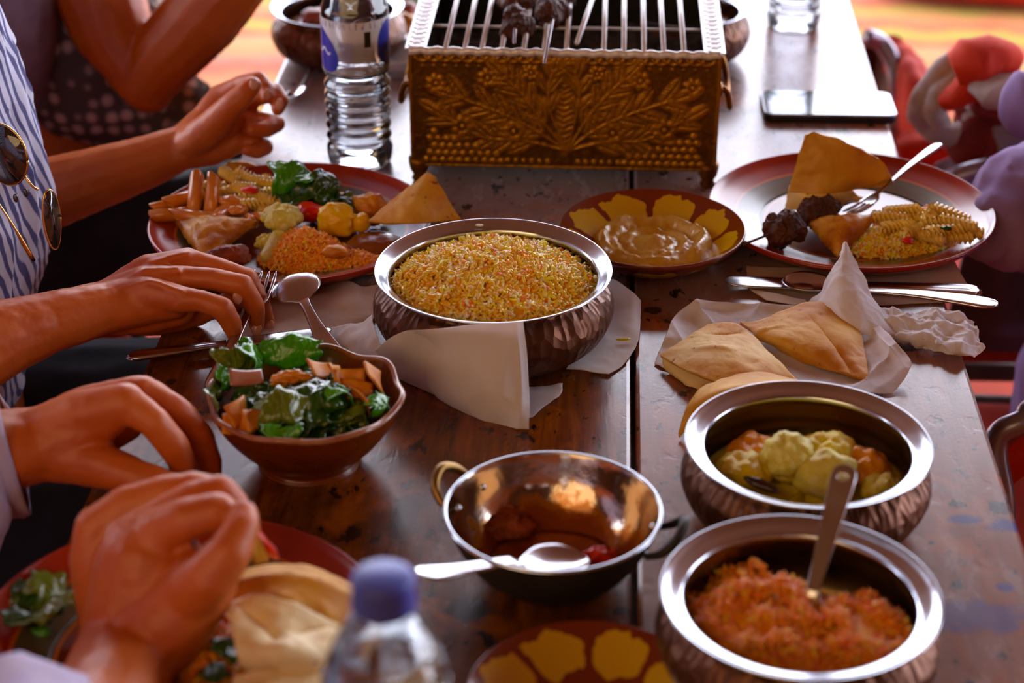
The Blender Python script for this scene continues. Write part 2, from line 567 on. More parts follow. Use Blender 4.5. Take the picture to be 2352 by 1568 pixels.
def skin_mat(name, c1=(.54, .178, .078), c2=(.43, .108, .042)):
    s = NT(name)
    v = s.obj()
    s.set(Base_Color=s.ramp(s.noise(v, 16, 4), [(.35, c1), (.7, c2)]), Roughness=.46)
    s.b.inputs['Subsurface Weight'].default_value = .12
    s.b.inputs['Subsurface Radius'].default_value = (1, .3, .15)
    s.b.inputs['Subsurface Scale'].default_value = .006
    b = s.bump(s.noise(s.obj((1, 1.6, 1.6)), 240, 4), .18, .0008)
    s.bump(s.noise(v, 900, 2), .15, .0003, b)
    return s.m
def stripe_mat():
    s = NT('striped_cotton')
    v = s.obj((1, 1, .42))
    wv = s.n('TexWave', i_Scale=42.0, i_Distortion=7.0, i_Detail=2.0)
    wv.inputs['Detail Scale'].default_value = .7
    wv.bands_direction = 'DIAGONAL'
    s.put(wv.inputs['Vector'], v)
    s.set(Base_Color=s.ramp(wv.outputs['Fac'], [(.30, (.085, .085, .20)), (.44, (.42, .43, .56)), (.6, (.62, .62, .74))]), Roughness=.85)
    s.bump(s.noise(v, 500), .3, .0005)
    return s.m
def dotted_mat():
    s = NT('dotted_dark_cloth')
    v = s.obj((52, 52, 52))
    vo = s.n('TexVoronoi', i_Scale=1.0, i_Randomness=.35); s.put(vo.inputs['Vector'], v)
    s.set(Base_Color=s.ramp(vo.outputs['Distance'], [(.22, (.50, .36, .30)), (.46, (.075, .055, .045))]), Roughness=.9)
    return s.m
def carpet_mat():
    s = NT('striped_kilim')
    v = s.obj()
    sx = s.n('SeparateXYZ'); s.put(sx.inputs[0], v)
    wob = s.math('MULTIPLY', s.math('SUBTRACT', s.noise(v, 2.6, 3), .5), .35)
    y = s.math('FRACT', s.math('MULTIPLY', s.math('ADD', sx.outputs[1], wob), 1.35))
    R_, O_, Y_, G_, D_ = (.34, .055, .035), (.33, .14, .06), (.28, .18, .085), (.19, .20, .03), (.17, .10, .075)
    col = s.ramp(y, [(0, R_), (.13, O_), (.2, G_), (.27, R_), (.4, Y_), (.47, O_), (.56, R_), (.63, D_), (.67, O_), (.8, Y_), (.87, R_), (.94, G_)], 'EASE')
    s.set(Base_Color=s.mix(.25, col, s.ramp(s.noise(v, 60), [(.3, (.24, .10, .06)), (.7, (.34, .17, .09))])), Roughness=.95)
    s.bump(s.noise(v, 300), .5, .003)
    return s.m

M = {}
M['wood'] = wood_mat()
M['wood_dark'] = pm('old_timber', (.05, .02, .01), (.10, .04, .018), .6, scale=(12, 1, 12), ns=12, bump=.3)
M['plate'] = plate_mat()
M['hdish'] = hummus_dish_mat()
M['steel'] = steel_mat('brushed_steel', (.62, .66, .73), .17)
M['steel_in'] = steel_mat('brown_steel_inside', (.50, .36, .20), .30)  # inside steel tinted brown
M['cutlery'] = steel_mat('polished_cutlery', (.58, .57, .60), .20)
M['white_metal'] = pm('tinned_metal', (.86, .85, .86), (.72, .70, .70), .35, .5, metal=.35, ns=60, bump=.25)
M['copper'] = hammered_mat()
M['iron'] = pm('sooty_iron', (.03, .026, .022), (.055, .045, .035), .6, metal=.5, bump=.4)
M['napkin'] = paper_mat('white_napkin', (.90, .88, .90), (.87, .84, .86))
M['napkin_brown'] = paper_mat('tinted_napkin', (.74, .58, .52), (.68, .52, .46))
M['paper'] = paper_mat('wrapping_paper', (.89, .86, .89), (.85, .81, .84), .1)
M['bread'] = bread_mat()
M['bread_dark'] = bread_mat('toasted_flatbread', (.72, .44, .13), (.56, .25, .05), .35, .6)
M['bread_pale'] = bread_mat('pale_flatbread', (.84, .70, .44), (.66, .42, .16), .48, .66)
M['skin'] = skin_mat('warm_skin')
M['skin_b'] = skin_mat('tanned_skin', (.46, .135, .028), (.37, .09, .018))
M['nail'] = pm('fingernail', (.62, .33, .26), None, .25, coat=.4)
M['stripe'] = stripe_mat()
M['dots'] = dotted_mat()
M['navy'] = pm('navy_cloth', (.012, .016, .022), (.02, .026, .036), .9, bump=.3, bs=300)
M['black'] = pm('black_cloth', (.008, .008, .01), (.014, .012, .014), .9)
M['mauve'] = pm('mauve_cloth', (.26, .20, .24), (.18, .13, .16), .9, bump=.3, bs=300)
M['lavender'] = pm('lavender_cloth', (.30, .21, .40), (.22, .15, .31), .85, ns=12, bump=.3, bs=200)
M['cuff'] = pm('pale_lilac_cotton', (.56, .50, .62), (.46, .40, .54), .85, bump=.3, bs=400)
M['carpet'] = carpet_mat()
M['red'] = pm('red_upholstery', (.56, .075, .025), (.42, .05, .016), .85, ns=18, bump=.3, bs=400)
M['redcarpet'] = pm('worn_red_carpet', (.28, .045, .018), (.18, .028, .014), .95, ns=6, bump=.4)
M['tube'] = pm('grey_chair_tube', (.34, .31, .36), (.26, .23, .28), .3, metal=.7)
M['tube_dark'] = pm('brown_chair_frame', (.05, .025, .02), (.08, .04, .03), .4)
M['sand'] = pm('packed_earth', (.30, .18, .10), (.22, .12, .06), .95, ns=3, bump=.4)
s = NT('sunlit_tent_cloth'); v = s.obj()
s.set(Base_Color=s.ramp(s.noise(v, 5), [(.4, (.17, .08, .04)), (.6, (.12, .055, .028))]), Roughness=.9)
tr = s.n('BsdfTranslucent', i_Color=(.60, .32, .13, 1)); mx = s.n('MixShader', i_0=.09)
s.put(mx.inputs[1], s.b.outputs[0]); s.put(mx.inputs[2], tr.outputs[0]); s.put(s.o.inputs[0], mx.outputs[0])
M['tent'] = s.m
M['tent_red'] = pm('red_tent_wall', (.36, .13, .06), (.28, .09, .04), .9, ns=5)
M['bamboo'] = pm('tent_pole_wood', (.22, .11, .05), (.15, .07, .03), .6)
M['blackcase'] = pm('black_case', (.012, .011, .012), None, .35)
M['glassblack'] = pm('phone_glass', (.02, .022, .03), None, .03, spec=.9, coat=1.0)
s = NT('mixed_rice'); gm = s.n('NewGeometry'); isl = gm.outputs['Random Per Island']
ca = s.ramp(isl, [(0, (.92, .76, .12)), (.22, (.93, .88, .66)), (.45, (.92, .82, .46)), (.62, (.92, .76, .10)), (.75, (.84, .78, .06)), (.80, (.92, .50, .08)), (.92, (.92, .30, .07))], 'CONSTANT')
cb = s.ramp(isl, [(0, (.92, .52, .06)), (.35, (.92, .64, .10)), (.6, (.92, .38, .05)), (.75, (.92, .76, .22))], 'CONSTANT')
s.set(Base_Color=s.mix(s.ramp(s.noise(s.obj(), 32, 3), [(.42, (0, 0, 0)), (.56, (1, 1, 1))]), ca, cb), Roughness=.3)
M['rice'] = s.m
M['orange_rice'] = island('orange_rice', [(0, (.93, .38, .03)), (.35, (.92, .30, .02)), (.6, (.93, .46, .05)), (.85, (.92, .62, .20)), (.95, (.90, .70, .10))], .32)
M['carrot'] = island('spiced_carrot_rice', [(0, (.74, .26, .02)), (.3, (.78, .32, .03)), (.6, (.82, .42, .05)), (.85, (.68, .17, .012)), (.95, (.78, .60, .06))], .35)
M['ricebed'] = pm('rice_bed', (.80, .38, .03), (.86, .50, .05), .5, ns=60)
M['meat'] = pm('charred_meat', (.052, .019, .012), (.11, .035, .018), .38, .6, ns=60, bump=1.0, bs=260, bd=.003)
M['kofta'] = pm('red_brown_kofta', (.15, .03, .012), (.34, .08, .022), .35, ns=70, bump=1.0, bs=300, bd=.002)
M['pastry'] = pm('fried_pastry', (.74, .46, .15), (.58, .27, .05), .38, .55, ns=34, c3=(.34, .11, .02), bump=.8, bs=240, bd=.0015, coat=.08)
M['pastry_dark'] = pm('dark_fried_pastry', (.56, .28, .07), (.26, .08, .018), .32, ns=34, bump=.6, bs=180, bd=.0015, coat=.3)
M['fusilli'] = pm('yellow_pasta', (.86, .68, .28), (.80, .56, .16), .26, ns=50, coat=.4)
M['penne'] = pm('sauced_penne', (.76, .36, .14), (.66, .24, .06), .26, ns=50, coat=.4)
M['caul'] = pm('cauliflower_curd', (.78, .72, .26), (.66, .55, .14), .45, ns=30, c3=(.76, .74, .48), bump=.8, bs=420, bd=.0015)
M['caul_y'] = pm('turmeric_cauliflower', (.80, .68, .035), (.70, .50, .02), .4, ns=35, bump=.8, bs=400, bd=.0015)
M['potato'] = pm('turmeric_potato', (.86, .60, .015), (.78, .45, .01), .35, ns=45, bump=.3, bs=200)
M['pepper'] = pm('tomato_flesh', (.70, .10, .015), (.60, .05, .01), .2, ns=60, coat=.4)
M['pink'] = pm('pink_onion', (.42, .22, .16), (.28, .10, .06), .25, coat=.4)
M['batter'] = pm('battered_cauliflower', (.72, .36, .07), (.52, .18, .03), .35, ns=50, bump=.6, bs=250, bd=.0015)
M['hummus'] = pm('oiled_hummus', (.62, .42, .15), (.54, .32, .08), .24, .5, ns=50, coat=.5, bump=.8, bs=240, bd=.0014)
M['sauce'] = pm('brown_sauce', (.26, .09, .03), (.17, .05, .02), .16, ns=60, coat=.6, bump=.5, bs=120, bd=.002)
M['gravy'] = pm('oily_red_gravy', (.20, .045, .012), (.34, .11, .02), .18, ns=45, coat=.5, bump=.6, bs=150, bd=.001)
M['leaf'] = leaf_mat('dark_lettuce', (.018, .065, .010), (.035, .11, .012), (.14, .22, .04))
M['leaf_b'] = leaf_mat('bright_lettuce', (.06, .27, .008), (.10, .34, .012), (.3, .5, .05))
M['leaf_y'] = leaf_mat('olive_lettuce', (.12, .17, .03), (.16, .22, .04), (.4, .45, .15))
M['chip'] = pm('fried_bread_chip', (.66, .30, .06), (.48, .16, .025), .45, ns=60, bump=.5, bs=300)
M['clay'] = pm('glazed_clay', (.13, .030, .014), (.20, .052, .020), .22, .34, ns=14, coat=.3)
M['clayrim'] = pm('worn_clay_rim', (.26, .08, .035), (.38, .19, .11), .25, .4, ns=50, coat=.4)
M['bluecap'] = pm('blue_plastic', (.085, .10, .42), (.07, .08, .36), .4)
M['bone'] = pm('white_glaze', (.72, .72, .78), (.66, .66, .72), .15, coat=.5)
M['oliveskin'] = pm('dark_aubergine', (.03, .012, .018), (.06, .02, .02), .2, coat=.5)
M['goldwire'] = pm('gold_wire', (.75, .52, .24), None, .2, metal=1)
M['lens'] = pm('dark_lens', (.02, .02, .022), None, .03, spec=.9, coat=1)
M['coal'] = pm('grey_ash', (.14, .13, .12), (.035, .03, .03), .9, ns=80, bump=1, bs=120, bd=.004)

# ------------------------------------------------------------------ setting
o = struct(mesh('floor', *box(-6, 6, -4, 14, -.2, 0), M['sand'], smooth=False))
o = mesh('ceiling', *grid(lambda u, v: Vector((-3.4 + 6.8 * u, -3.2 + 7.4 * v, 2.42 + .10 * math.sin(PI * 4 * u) ** 2 * (1 - .4 * v))), 60, 20), M['tent'])
struct(solid(o, .01))
for nm, a in (('wall_back', (-3.4, 3.4, -3.2, -3.15)), ('wall_left', (-3.4, -3.35, -3.2, 1.2)), ('wall_right', (3.35, 3.4, -3.2, 1.2))):
    struct(mesh(nm, *box(a[0], a[1], a[2], a[3], 0, 2.45), M['tent_red'], smooth=False))
for k, (x, y) in enumerate([(-3.37, 4.15), (3.37, 4.15)]):
    t = thing('tent_pole', ['wooden tent pole at the open left corner', 'wooden tent pole at the open right corner'][k], 'pole', (x, y, 0))
    mesh('shaft', *tube([(0, 0, 0), (0, 0, 2.5)], .04, 12), M['bamboo'], t)

t = thing('striped_carpet', 'salmon, tan and green striped carpet laid on the ground beyond the table', 'carpet', (0, 5.0, 0))
mesh('woven_field', *box(-4.5, 4.5, -2.0, 2.6, 0.001, .012), M['carpet'], t, False)
t = thing('red_carpet', 'dark red carpet under the table and chairs', 'carpet', (0, 1.2, 0))
mesh('woven_field', *box(-2.6, 2.6, -2.4, 1.75, 0.001, .012), M['redcarpet'], t, False)

# ------------------------------------------------------------------ table
XL, XR, SEAM = -.355, .287, .026
t = thing('dining_table', 'long worn varnished wooden plank table that carries all the dishes', 'table', (0, 1.3, 0))
def plank(x0, x1, y0, y1, z0, z1, parent, mat):
    bm = bmesh.new()
    V, Fc = box(x0, x1, y0, y1, z0, z1)
    vs = [bm.verts.new(v) for v in V]
    for f in Fc: bm.faces.new([vs[i] for i in f])
    o = from_bm('plank', bm, mat, parent, False, loc=(0, -1.3, 0))
    bev(o, .0035, 2)
    return o
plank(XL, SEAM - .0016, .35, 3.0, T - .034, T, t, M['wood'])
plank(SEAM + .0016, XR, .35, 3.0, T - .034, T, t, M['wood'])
mesh('batten_or_filler', *box(SEAM - .02, SEAM + .02, -.94, 1.69, T - .0435, T - .0345), M['wood_dark'], t, False)  # dark filler added under the seam to keep light from showing through
for y in (-.75, .1, .9, 1.55):
    mesh('batten_or_filler', *box(XL + .04, XR - .04, y - .03, y + .03, T - .074, T - .0345), M['wood_dark'], t, False)
for x in (XL + .06, XR - .06):
    for y in (-.78, 1.55):
        mesh('leg', *box(x - .03, x + .03, y - .03, y + .03, 0.012, T - .075), M['wood_dark'], t, False)

# ------------------------------------------------------------------ tableware makers
def V2(x, y, z=0.0): return Vector((x, y, T + z))

def handi(R, Hh, center, inner, label, group=None, name='handi_bowl', liner='steel'):
    t = thing(name, label, 'bowl', V2(*center), random.uniform(0, 6), group)
    o = [(.001, 0), (.50, 0), (.62, .015), (.80, .10), (.94, .24), (1.01, .42), (1.025, .54), (1.0, .68), (.94, .80), (.885, .87), (.885, .91), (.94, .955), (.99, .985)]
    pr = spline([(r * R, z * Hh, 0) for r, z in o], 60)
    mesh('copper_body', *lathe([(p.x, p.y) for p in pr], 128), M['copper'], t)
    i = [(.99, .985), (1.003, .995), (.998, 1.01), (.975, 1.003), (.93, .965), (inner + .015, .925), (inner, .87), (inner + .005, .82)]
    pr = spline([(r * R, z * Hh, 0) for r, z in i], 40)
    mesh('steel_rim', *lathe([(p.x, p.y) for p in pr], 160), M['steel'], t)
    i = [(inner + .005, .82), (inner + .05, .66), (.93, .45), (.86, .22), (.66, .10), (.3, .07), (.001, .07)]
    pr = spline([(r * R, z * Hh, 0) for r, z in i], 30)
    mesh('inner_wall', *lathe([(p.x, p.y) for p in pr], 96), M['steel_in'], t)
    return t

def plate(center, label, R=.1245, group=None, rz=0.0):
    t = thing('dinner_plate', label, 'plate', V2(*center), rz, group)
    pr = [(.0, .0042), (.58, .0042), (.64, .0056), (.72, .0085), (.84, .0125), (.94, .0165), (.985, .0205), (1.0, .0212), (1.006, .0195), (.995, .0165), (.93, .0110), (.80, .006), (.64, .0015), (.60, .0), (.57, .0), (.55, .0012), (.0, .0012)]
    pts = spline([(r * R, z, 0) for r, z in pr], 90)
    mesh('plate_body', *lathe([(max(p.x, 1e-5), p.y) for p in pts], 160), M['plate'], t)
    mesh('rim_edge', *lathe([(R * .998 + .0013 * math.cos(a), .0203 + .0013 * math.sin(a)) for a in [2 * PI * k / 8 for k in range(9)]], 160), M['clayrim'] if False else M['plate'], t)
    return t

def hdish(center, label, group, R=.079):
    t = thing('scalloped_dish', label, 'dish', V2(*center), .2, group)
    pr = [(0, .0055), (.40, .0055), (.52, .0075), (.66, .013), (.85, .023), (.965, .0295), (1.0, .0315), (1.012, .0300), (.99, .0265), (.85, .0165), (.62, .005), (.50, .0015), (.46, 0), (.42, 0), (.40, .0015), (0, .002)]
    pts = spline([(r * R, z, 0) for r, z in pr], 80)
    mesh('dish_body', *lathe([(max(p.x, 1e-5), p.y) for p in pts], 160), M['hdish'], t)
    return t

# ---- cutlery, built along +x from the handle end
def strip(st, nu, nv, ridge=0.0):
    P_ = spline([(a[0], a[1], a[2]) for a in st], nu)
    K_ = spline([(a[3], 0, 0) for a in st], nu)
    V, Fc = [], []
    for p, k in zip(P_, K_):
        wd = max(p.y, .0001)
        for j in range(nv):
            v = -1 + 2 * j / (nv - 1)
            rr = ridge * math.exp(-((abs(v) - .74) / .12) ** 2)
            V.append((p.x, wd * v, p.z + k.x * v * v + rr))
    return V, [(i * nv + j, (i + 1) * nv + j, (i + 1) * nv + j + 1, i * nv + j + 1) for i in range(nu - 1) for j in range(nv - 1)]
def aim(t, A, B, roll=0.0):
    d = (B - A).normalized()
    z = Vector((0, 0, 1)); z = (z - d * z.dot(d)).normalized()
    y = z.cross(d)
    m = Matrix((d, y, z)).transposed()
    t.location = A
    t.rotation_euler = (m @ Matrix.Rotation(roll, 3, 'X')).to_euler()
HANDLE = [(0, .0006, .0035, .0), (.0012, .0040, .0035, .0), (.004, .0068, .0036, -.0003), (.012, .0088, .0042, -.0008), (.030, .0080, .0050, -.0009), (.060, .0055, .0050, -.0007), (.085, .0036, .0036, -.0005)]
def spoon(A, B, label, roll=0.0, scale=None, name='spoon', matn='cutlery', cat_='spoon'):
    t = thing(name, label, cat_)
    aim(t, A, B, roll)
    L = (B - A).length
    k = (scale or L / .165)
    h = mesh('handle', *strip(HANDLE + [(.108, .0030, .0022, -.0003), (.122, .0040, .0030, .0)], 70, 13, .0006), M[matn], t); solid(h, .0018, 0)
    b = mesh('spoon_bowl', *strip([(.120, .0038, .0030, .0), (.125, .0075, .0018, .0016), (.133, .0135, .0004, .0045), (.146, .0168, -.0012, .0066), (.157, .0140, -.0002, .0050), (.1625, .0080, .0016, .0026), (.165, .0010, .0034, .0003)], 50, 19), M[matn], t); solid(b, .0012, 0)
    t.scale = (k, k, k)
    return t
def fork(A, B, label, roll=0.0):
    t = thing('fork', label, 'fork')
    aim(t, A, B, roll)
    L = (B - A).length
    h = mesh('handle', *strip(HANDLE + [(.108, .0030, .0022, -.0003), (.122, .0045, .0020, .0)], 70, 13, .0006), M['cutlery'], t); solid(h, .0018, 0)
    b = mesh('fork_head', *strip([(.120, .0042, .0021, 0), (.127, .0095, .0005, .001), (.134, .0118, -.0006, .0016), (.142, .0122, -.0008, .0016)], 20, 13), M['cutlery'], t); solid(b, .0016, 0)
    for y in (-.0106, -.0036, .0036, .0106):
        zb = .0016 * (y / .0122) ** 2 - .0008
        V, Fc = tube(spline([(.140, y, zb), (.152, y, zb + .0006), (.164, y, zb + .0030), (.172, y * .97, zb + .0056)], 12), [.0019] * 8 + [.0016, .0014, .001, .0004], 8, .9)
        mesh('tine', V, Fc, M['cutlery'], t)
    k = L / .172
    t.scale = (k, k, k)
    return t
def knife(A, B, label, roll=0.0):
    t = thing('table_knife', label, 'knife')
    aim(t, A, B, roll)
    L = (B - A).length
    h = mesh('handle', *strip([(0, .0008, .003, 0), (.0015, .0055, .0034, -.0006), (.006, .0088, .0042, -.0014), (.014, .0096, .0048, -.0018), (.05, .0084, .0048, -.0020), (.085, .0066, .0045, -.0018), (.102, .0070, .0040, -.0010)], 60, 13, .0007), M['cutlery'], t); solid(h, .0042, -1)
    b = mesh('blade', *strip([(.101, .0066, .0024, -.0002), (.108, .0092, .0022, -.0002), (.14, .0096, .0020, -.0002), (.18, .0098, .0020, -.0002), (.198, .0085, .0022, -.0002), (.207, .0050, .0026, 0), (.210, .0008, .0028, 0)], 60, 9), M['cutlery'], t); solid(b, .0011, 0)
    k = L / .21
    t.scale = (k, k, k)
    return t

# ---- food makers
def grains(name, N, surf, L, r, mat, loc, seed, tilt=.55, bend=.18):
    rg = np.random.RandomState(seed)
    # one grain: 5 rings of 5
    ring = 5; st = np.array([-1, -.72, 0, .72, 1.0]); rad = np.array([.45, .92, 1, .92, .45])
    base = []
    for s_, q in zip(st, rad):
        for k in range(ring):
            a = 2 * PI * k / ring
            base.append((s_ * .5, math.cos(a) * q, math.sin(a) * q))
    base = np.array(base)
    fc = [(i * ring + k, i * ring + (k + 1) % ring, (i + 1) * ring + (k + 1) % ring, (i + 1) * ring + k) for i in range(4) for k in range(ring)]
    fc += [tuple(range(ring - 1, -1, -1)), tuple(4 * ring + k for k in range(ring))]
    pos = np.array([surf(rg) for _ in range(N)])
    yaw = rg.uniform(0, 2 * PI, N); pit = rg.normal(0, tilt, N)
    Ls = L * rg.uniform(.75, 1.2, N); rs = r * rg.uniform(.85, 1.15, N); bd = rg.normal(0, bend, N)
    x = base[None, :, 0] * Ls[:, None]
    y = base[None, :, 1] * rs[:, None] + bd[:, None] * (base[None, :, 0] ** 2) * Ls[:, None] * 1.6
    z = base[None, :, 2] * rs[:, None]
    x2 = x * np.cos(pit)[:, None] - z * np.sin(pit)[:, None]; z2 = x * np.sin(pit)[:, None] + z * np.cos(pit)[:, None]
    X = x2 * np.cos(yaw)[:, None] - y * np.sin(yaw)[:, None] + pos[:, 0:1]
    Y = x2 * np.sin(yaw)[:, None] + y * np.cos(yaw)[:, None] + pos[:, 1:2]
    Z = z2 + pos[:, 2:3]
    V = np.stack([X, Y, Z], -1).reshape(-1, 3)
    nb = len(base)
    FA = []
    for i in range(N):
        k = i * nb
        FA += [tuple(a + k for a in q) for q in fc]
    o = mesh(name, V, FA, mat, None, True, loc=loc)
    return o
def dome(Rx, Ry, z0, z1, amp=.003, seed=0, pw=2.2, rot=0.0):
    """height field of a heap: returns sampler and function"""
    def hf(x, y):
        q = min(1.0, math.sqrt((x / Rx) ** 2 + (y / Ry) ** 2))
        return z0 + (z1 - z0) * (1 - q ** pw)
    c, s = math.cos(rot), math.sin(rot)
    def surf(rg):
        a, q = rg.uniform(0, 2 * PI), math.sqrt(rg.uniform(0, 1))
        x, y = Rx * q * math.cos(a), Ry * q * math.sin(a)
        z = hf(x, y) + amp * float(vn(np.array([[x * 90, y * 90, seed]]), seed)[0]) - abs(rg.normal(0, .0016))
        return (x * c - y * s, x * s + y * c, z)
    return hf, surf
def heap(name, label, center, Rx, Ry, z0, z1, N, L, r, mat, seed, amp=.003, rot=0.0, catg='rice', bed='ricebed', tilt=.55, pw=2.2):
    hf, surf = dome(Rx, Ry, z0, z1, amp, seed, pw, rot)
    o = grains(name, N, surf, L, r, M[mat], V2(*center), seed, tilt)
    # solid bed below the loose grains, joined into the same countless heap
    c, s = math.cos(rot), math.sin(rot)
    def fn(u, v):
        a = 2 * PI * u; x, y = Rx * v * math.cos(a) * .97, Ry * v * math.sin(a) * .97
        return (x * c - y * s, x * s + y * c, hf(x, y) - .0022 if v < .995 else z0 - .004)
    V, Fc = grid(fn, 40, 14)
    b = mesh(name + '_bed', V, Fc, M[bed])
    me = o.data; k = len(me.materials); me.materials.append(M[bed])
    bm = bmesh.new(); bm.from_mesh(me); n0 = len(bm.faces)
    bm.from_mesh(b.data); bm.faces.ensure_lookup_table()
    for f in bm.faces[n0:]: f.material_index = k
    bm.to_mesh(me); bm.free()
    bpy.data.objects.remove(b)
    tag(o, label, catg, kind='stuff')
    return o
def blob(name, label, catg, pos, rad, mat, seed, amp=.15, fq=1.5, rot=(0, 0, 0), group=None, lump=None, sub=4):
    o = mesh(name, *xf(blobvf(rad, amp, fq, seed, sub, 3, lump), (0, 0, 0), rot), M[mat], None, True, loc=pos)
    return tag(o, label, catg, group)
def fusillivf(L=.034, r=.0062, turns=2.6):
    def fn(u, v):
        a = 2 * PI * v; th = turns * 2 * PI * u
        rr = r * (.38 + .62 * abs(math.cos(1.5 * (a))) ** 1.4)
        e = 1.0 if .03 < u < .97 else .8
        return ((u - .5) * L, rr * e * math.cos(a + th), rr * e * math.sin(a + th))
    V, Fc = grid(fn, 46, 19)
    nv = 19
    V.append((-.5 * L, 0, 0)); V.append((.5 * L, 0, 0))
    k = len(V) - 2
    for j in range(nv - 1):
        Fc.append((k, j + 1, j)); Fc.append((k + 1, 45 * nv + j, 45 * nv + j + 1))
    return V, Fc
def pennevf(L=.042, r=.0058):
    n = 28; V, Fc = [], []
    for (x0, rr) in ((0, 1), (.5, 1), (1, 1), (1, .74), (.5, .74), (0, .74)):
        for k in range(n):
            a = 2 * PI * k / n
            q = r * rr * (1 + (.10 if (k % 2 and rr == 1) else 0))
            sl = (math.sin(a) * .0055) * (1 if x0 != .5 else 0)
            V.append(((x0 - .5) * L + sl, q * math.cos(a), q * math.sin(a)))
    for i in range(6):
        for k in range(n):
            Fc.append((i * n + k, i * n + (k + 1) % n, ((i + 1) % 6) * n + (k + 1) % n, ((i + 1) % 6) * n + k))
    return V, Fc
_cache = {}
def piece(name, vf_key, vf, mat, pos, rot, label, catg, group=None, sc=1.0):
    key = (vf_key, mat)
    if key not in _cache:
        o = mesh(name, *vf, M[mat]); _cache[key] = o.data
    else:
        o = bpy.data.objects.new(name, _cache[key]); COL.objects.link(o)
    o.location = pos; o.rotation_euler = rot; o.scale = (sc,) * 3
    return tag(o, label, catg, group)
def cauliflower(name, label, pos, r, mat, seed, stem=1.3, lean=(0, 0), group=None, n=26, ms=None, flat=.75):
    rg = random.Random(seed)
    t = thing(name, label, 'cauliflower', pos, 0, group)
    vs = []
    for k in range(n):
        a = 2.4 * k; q = math.sqrt((k + .5) / n); el = q * 1.35
        d = Vector((math.sin(el) * math.cos(a), math.sin(el) * math.sin(a), math.cos(el) * flat))
        rr = r * rg.uniform(.28, .40)
        vs.append(xf(blobvf((rr,) * 3, .10, 2, seed + k, 2), d * r * .74 + Vector((lean[0], lean[1], r * stem))))
    vs.append(xf(blobvf((r * .72, r * .72, r * .55), .05, 2, seed, 2), Vector((lean[0], lean[1], r * stem))))
    fuse('curd', cat(*vs), r * .075, 2, M[mat], t, disp=lambda c: .0006 * vn(c * 700, 3) + .0005 * vn(c * 330, 4))
    st = [capsule((0, 0, r * .25), (lean[0] * .8, lean[1] * .8, r * stem * .8), r * .24, r * .42)]
    for k in range(4):
        a = k * 1.57 + seed
        st.append(capsule((0, 0, r * .45), (lean[0] + math.cos(a) * r * .5, lean[1] + math.sin(a) * r * .5, r * stem * .95), r * .14, r * .2))
    fuse('stalk', cat(*st), r * .09, 3, M[ms or 'caul'], t)
    return t
def leafvf(L, W, seed, curl=.5, wave=.25, nu=18, nv=11):
    rg = random.Random(seed); ph = rg.uniform(0, 6)
    cut0, cut1 = rg.uniform(.0, .35), rg.uniform(.7, 1.0)
    V = []
    for i in range(nu):
        u = i / (nu - 1); uu = cut0 + (cut1 - cut0) * u
        wd = W * (math.sin(PI * min(max(uu, .02), .98)) ** .5) * (1 + .14 * math.sin(9 * u + ph) + .07 * math.sin(23 * u + ph))
        for j in range(nv):
            v = -1 + 2 * j / (nv - 1)
            x = (u - .5) * L + .05 * L * math.sin(5 * v + ph)
            y = v * wd
            z = curl * L * (.5 - abs(u - .5)) * .6 * math.sin(ph) - curl * W * v * v * .8 + wave * W * (math.sin(6 * u + 4 * v + ph) * abs(v) + .4 * math.sin(14 * u - 5 * v)) * .5
            V.append((x, y, z))
    return V, [(i * nv + j, (i + 1) * nv + j, (i + 1) * nv + j + 1, i * nv + j + 1) for i in range(nu - 1) for j in range(nv - 1)]
def leaf(name, key, pos, rot, mat, label, group=None, L=.035, W=.014, seed=0, curl=.5, wave=.3):
    ck = ('leaf', key)
    if (ck, mat) not in _cache:
        V, Fc = leafvf(L, W, seed, curl, wave)
        o = mesh(name, V, Fc, M[mat]); _cache[(ck, mat)] = o.data
    else:
        o = bpy.data.objects.new(name, _cache[(ck, mat)]); COL.objects.link(o)
    o.location = pos; o.rotation_euler = rot
    solid(o, .0007, 0)
    return tag(o, label, 'lettuce', group)
def samosa(name, label, corners, th, mat, seed, group=None, crimp=True):
    """puffed three-cornered pastry between three world points"""
    A, B, Cc = [Vector(c) for c in corners]
    o0 = (A + B + Cc) / 3
    nrm = (B - A).cross(Cc - A).normalized()
    if nrm.z < 0: nrm = -nrm
    n = 26
    V, Fc, idx = [], [], {}
    for side in (1, -1):
        for i in range(n + 1):
            for j in range(n + 1 - i):
                a, b = i / n, j / n; c = 1 - a - b
                m = 27 * a * b * c
                puff = (max(m, 0.0) ** .5) * th * (1 if side > 0 else .45)
                p = A * a + B * b + Cc * c
                ctr = (p - o0)
                p = p - ctr * .10 * (1 - m) * 0
                e = min(a, b, c)
                wav = .0012 * math.sin(60 * (a + 2 * b)) * math.exp(-e * 14)
                q = p - o0 + nrm * (puff * side * .5 + wav)
                idx[(side, i, j)] = len(V); V.append(q)
        for i in range(n):
            for j in range(n - i):
                f = (idx[(side, i, j)], idx[(side, i + 1, j)], idx[(side, i, j + 1)])
                Fc.append(f if side > 0 else f[::-1])
                if i + j < n - 1:
                    f = (idx[(side, i + 1, j)], idx[(side, i + 1, j + 1)], idx[(side, i, j + 1)])
                    Fc.append(f if side > 0 else f[::-1])
    V = np.array([v[:] for v in V])
    V = V + np.array(nrm[:]) * (.0012 * fbm(V * 160, 3, seed))[:, None] + .0008 * np.stack([vn(V * 120, 1), vn(V * 120, 2), vn(V * 120, 3)], -1)
    bm = bmesh.new()
    vs = [bm.verts.new(v) for v in V]
    for f in Fc: bm.faces.new([vs[i] for i in f])
    bmesh.ops.remove_doubles(bm, verts=bm.verts, dist=.0001)
    o = from_bm(name, bm, M[mat], None, True, loc=o0)
    return tag(o, label, 'pastry', group)
random.seed(4)
rgm = random.Random(11)
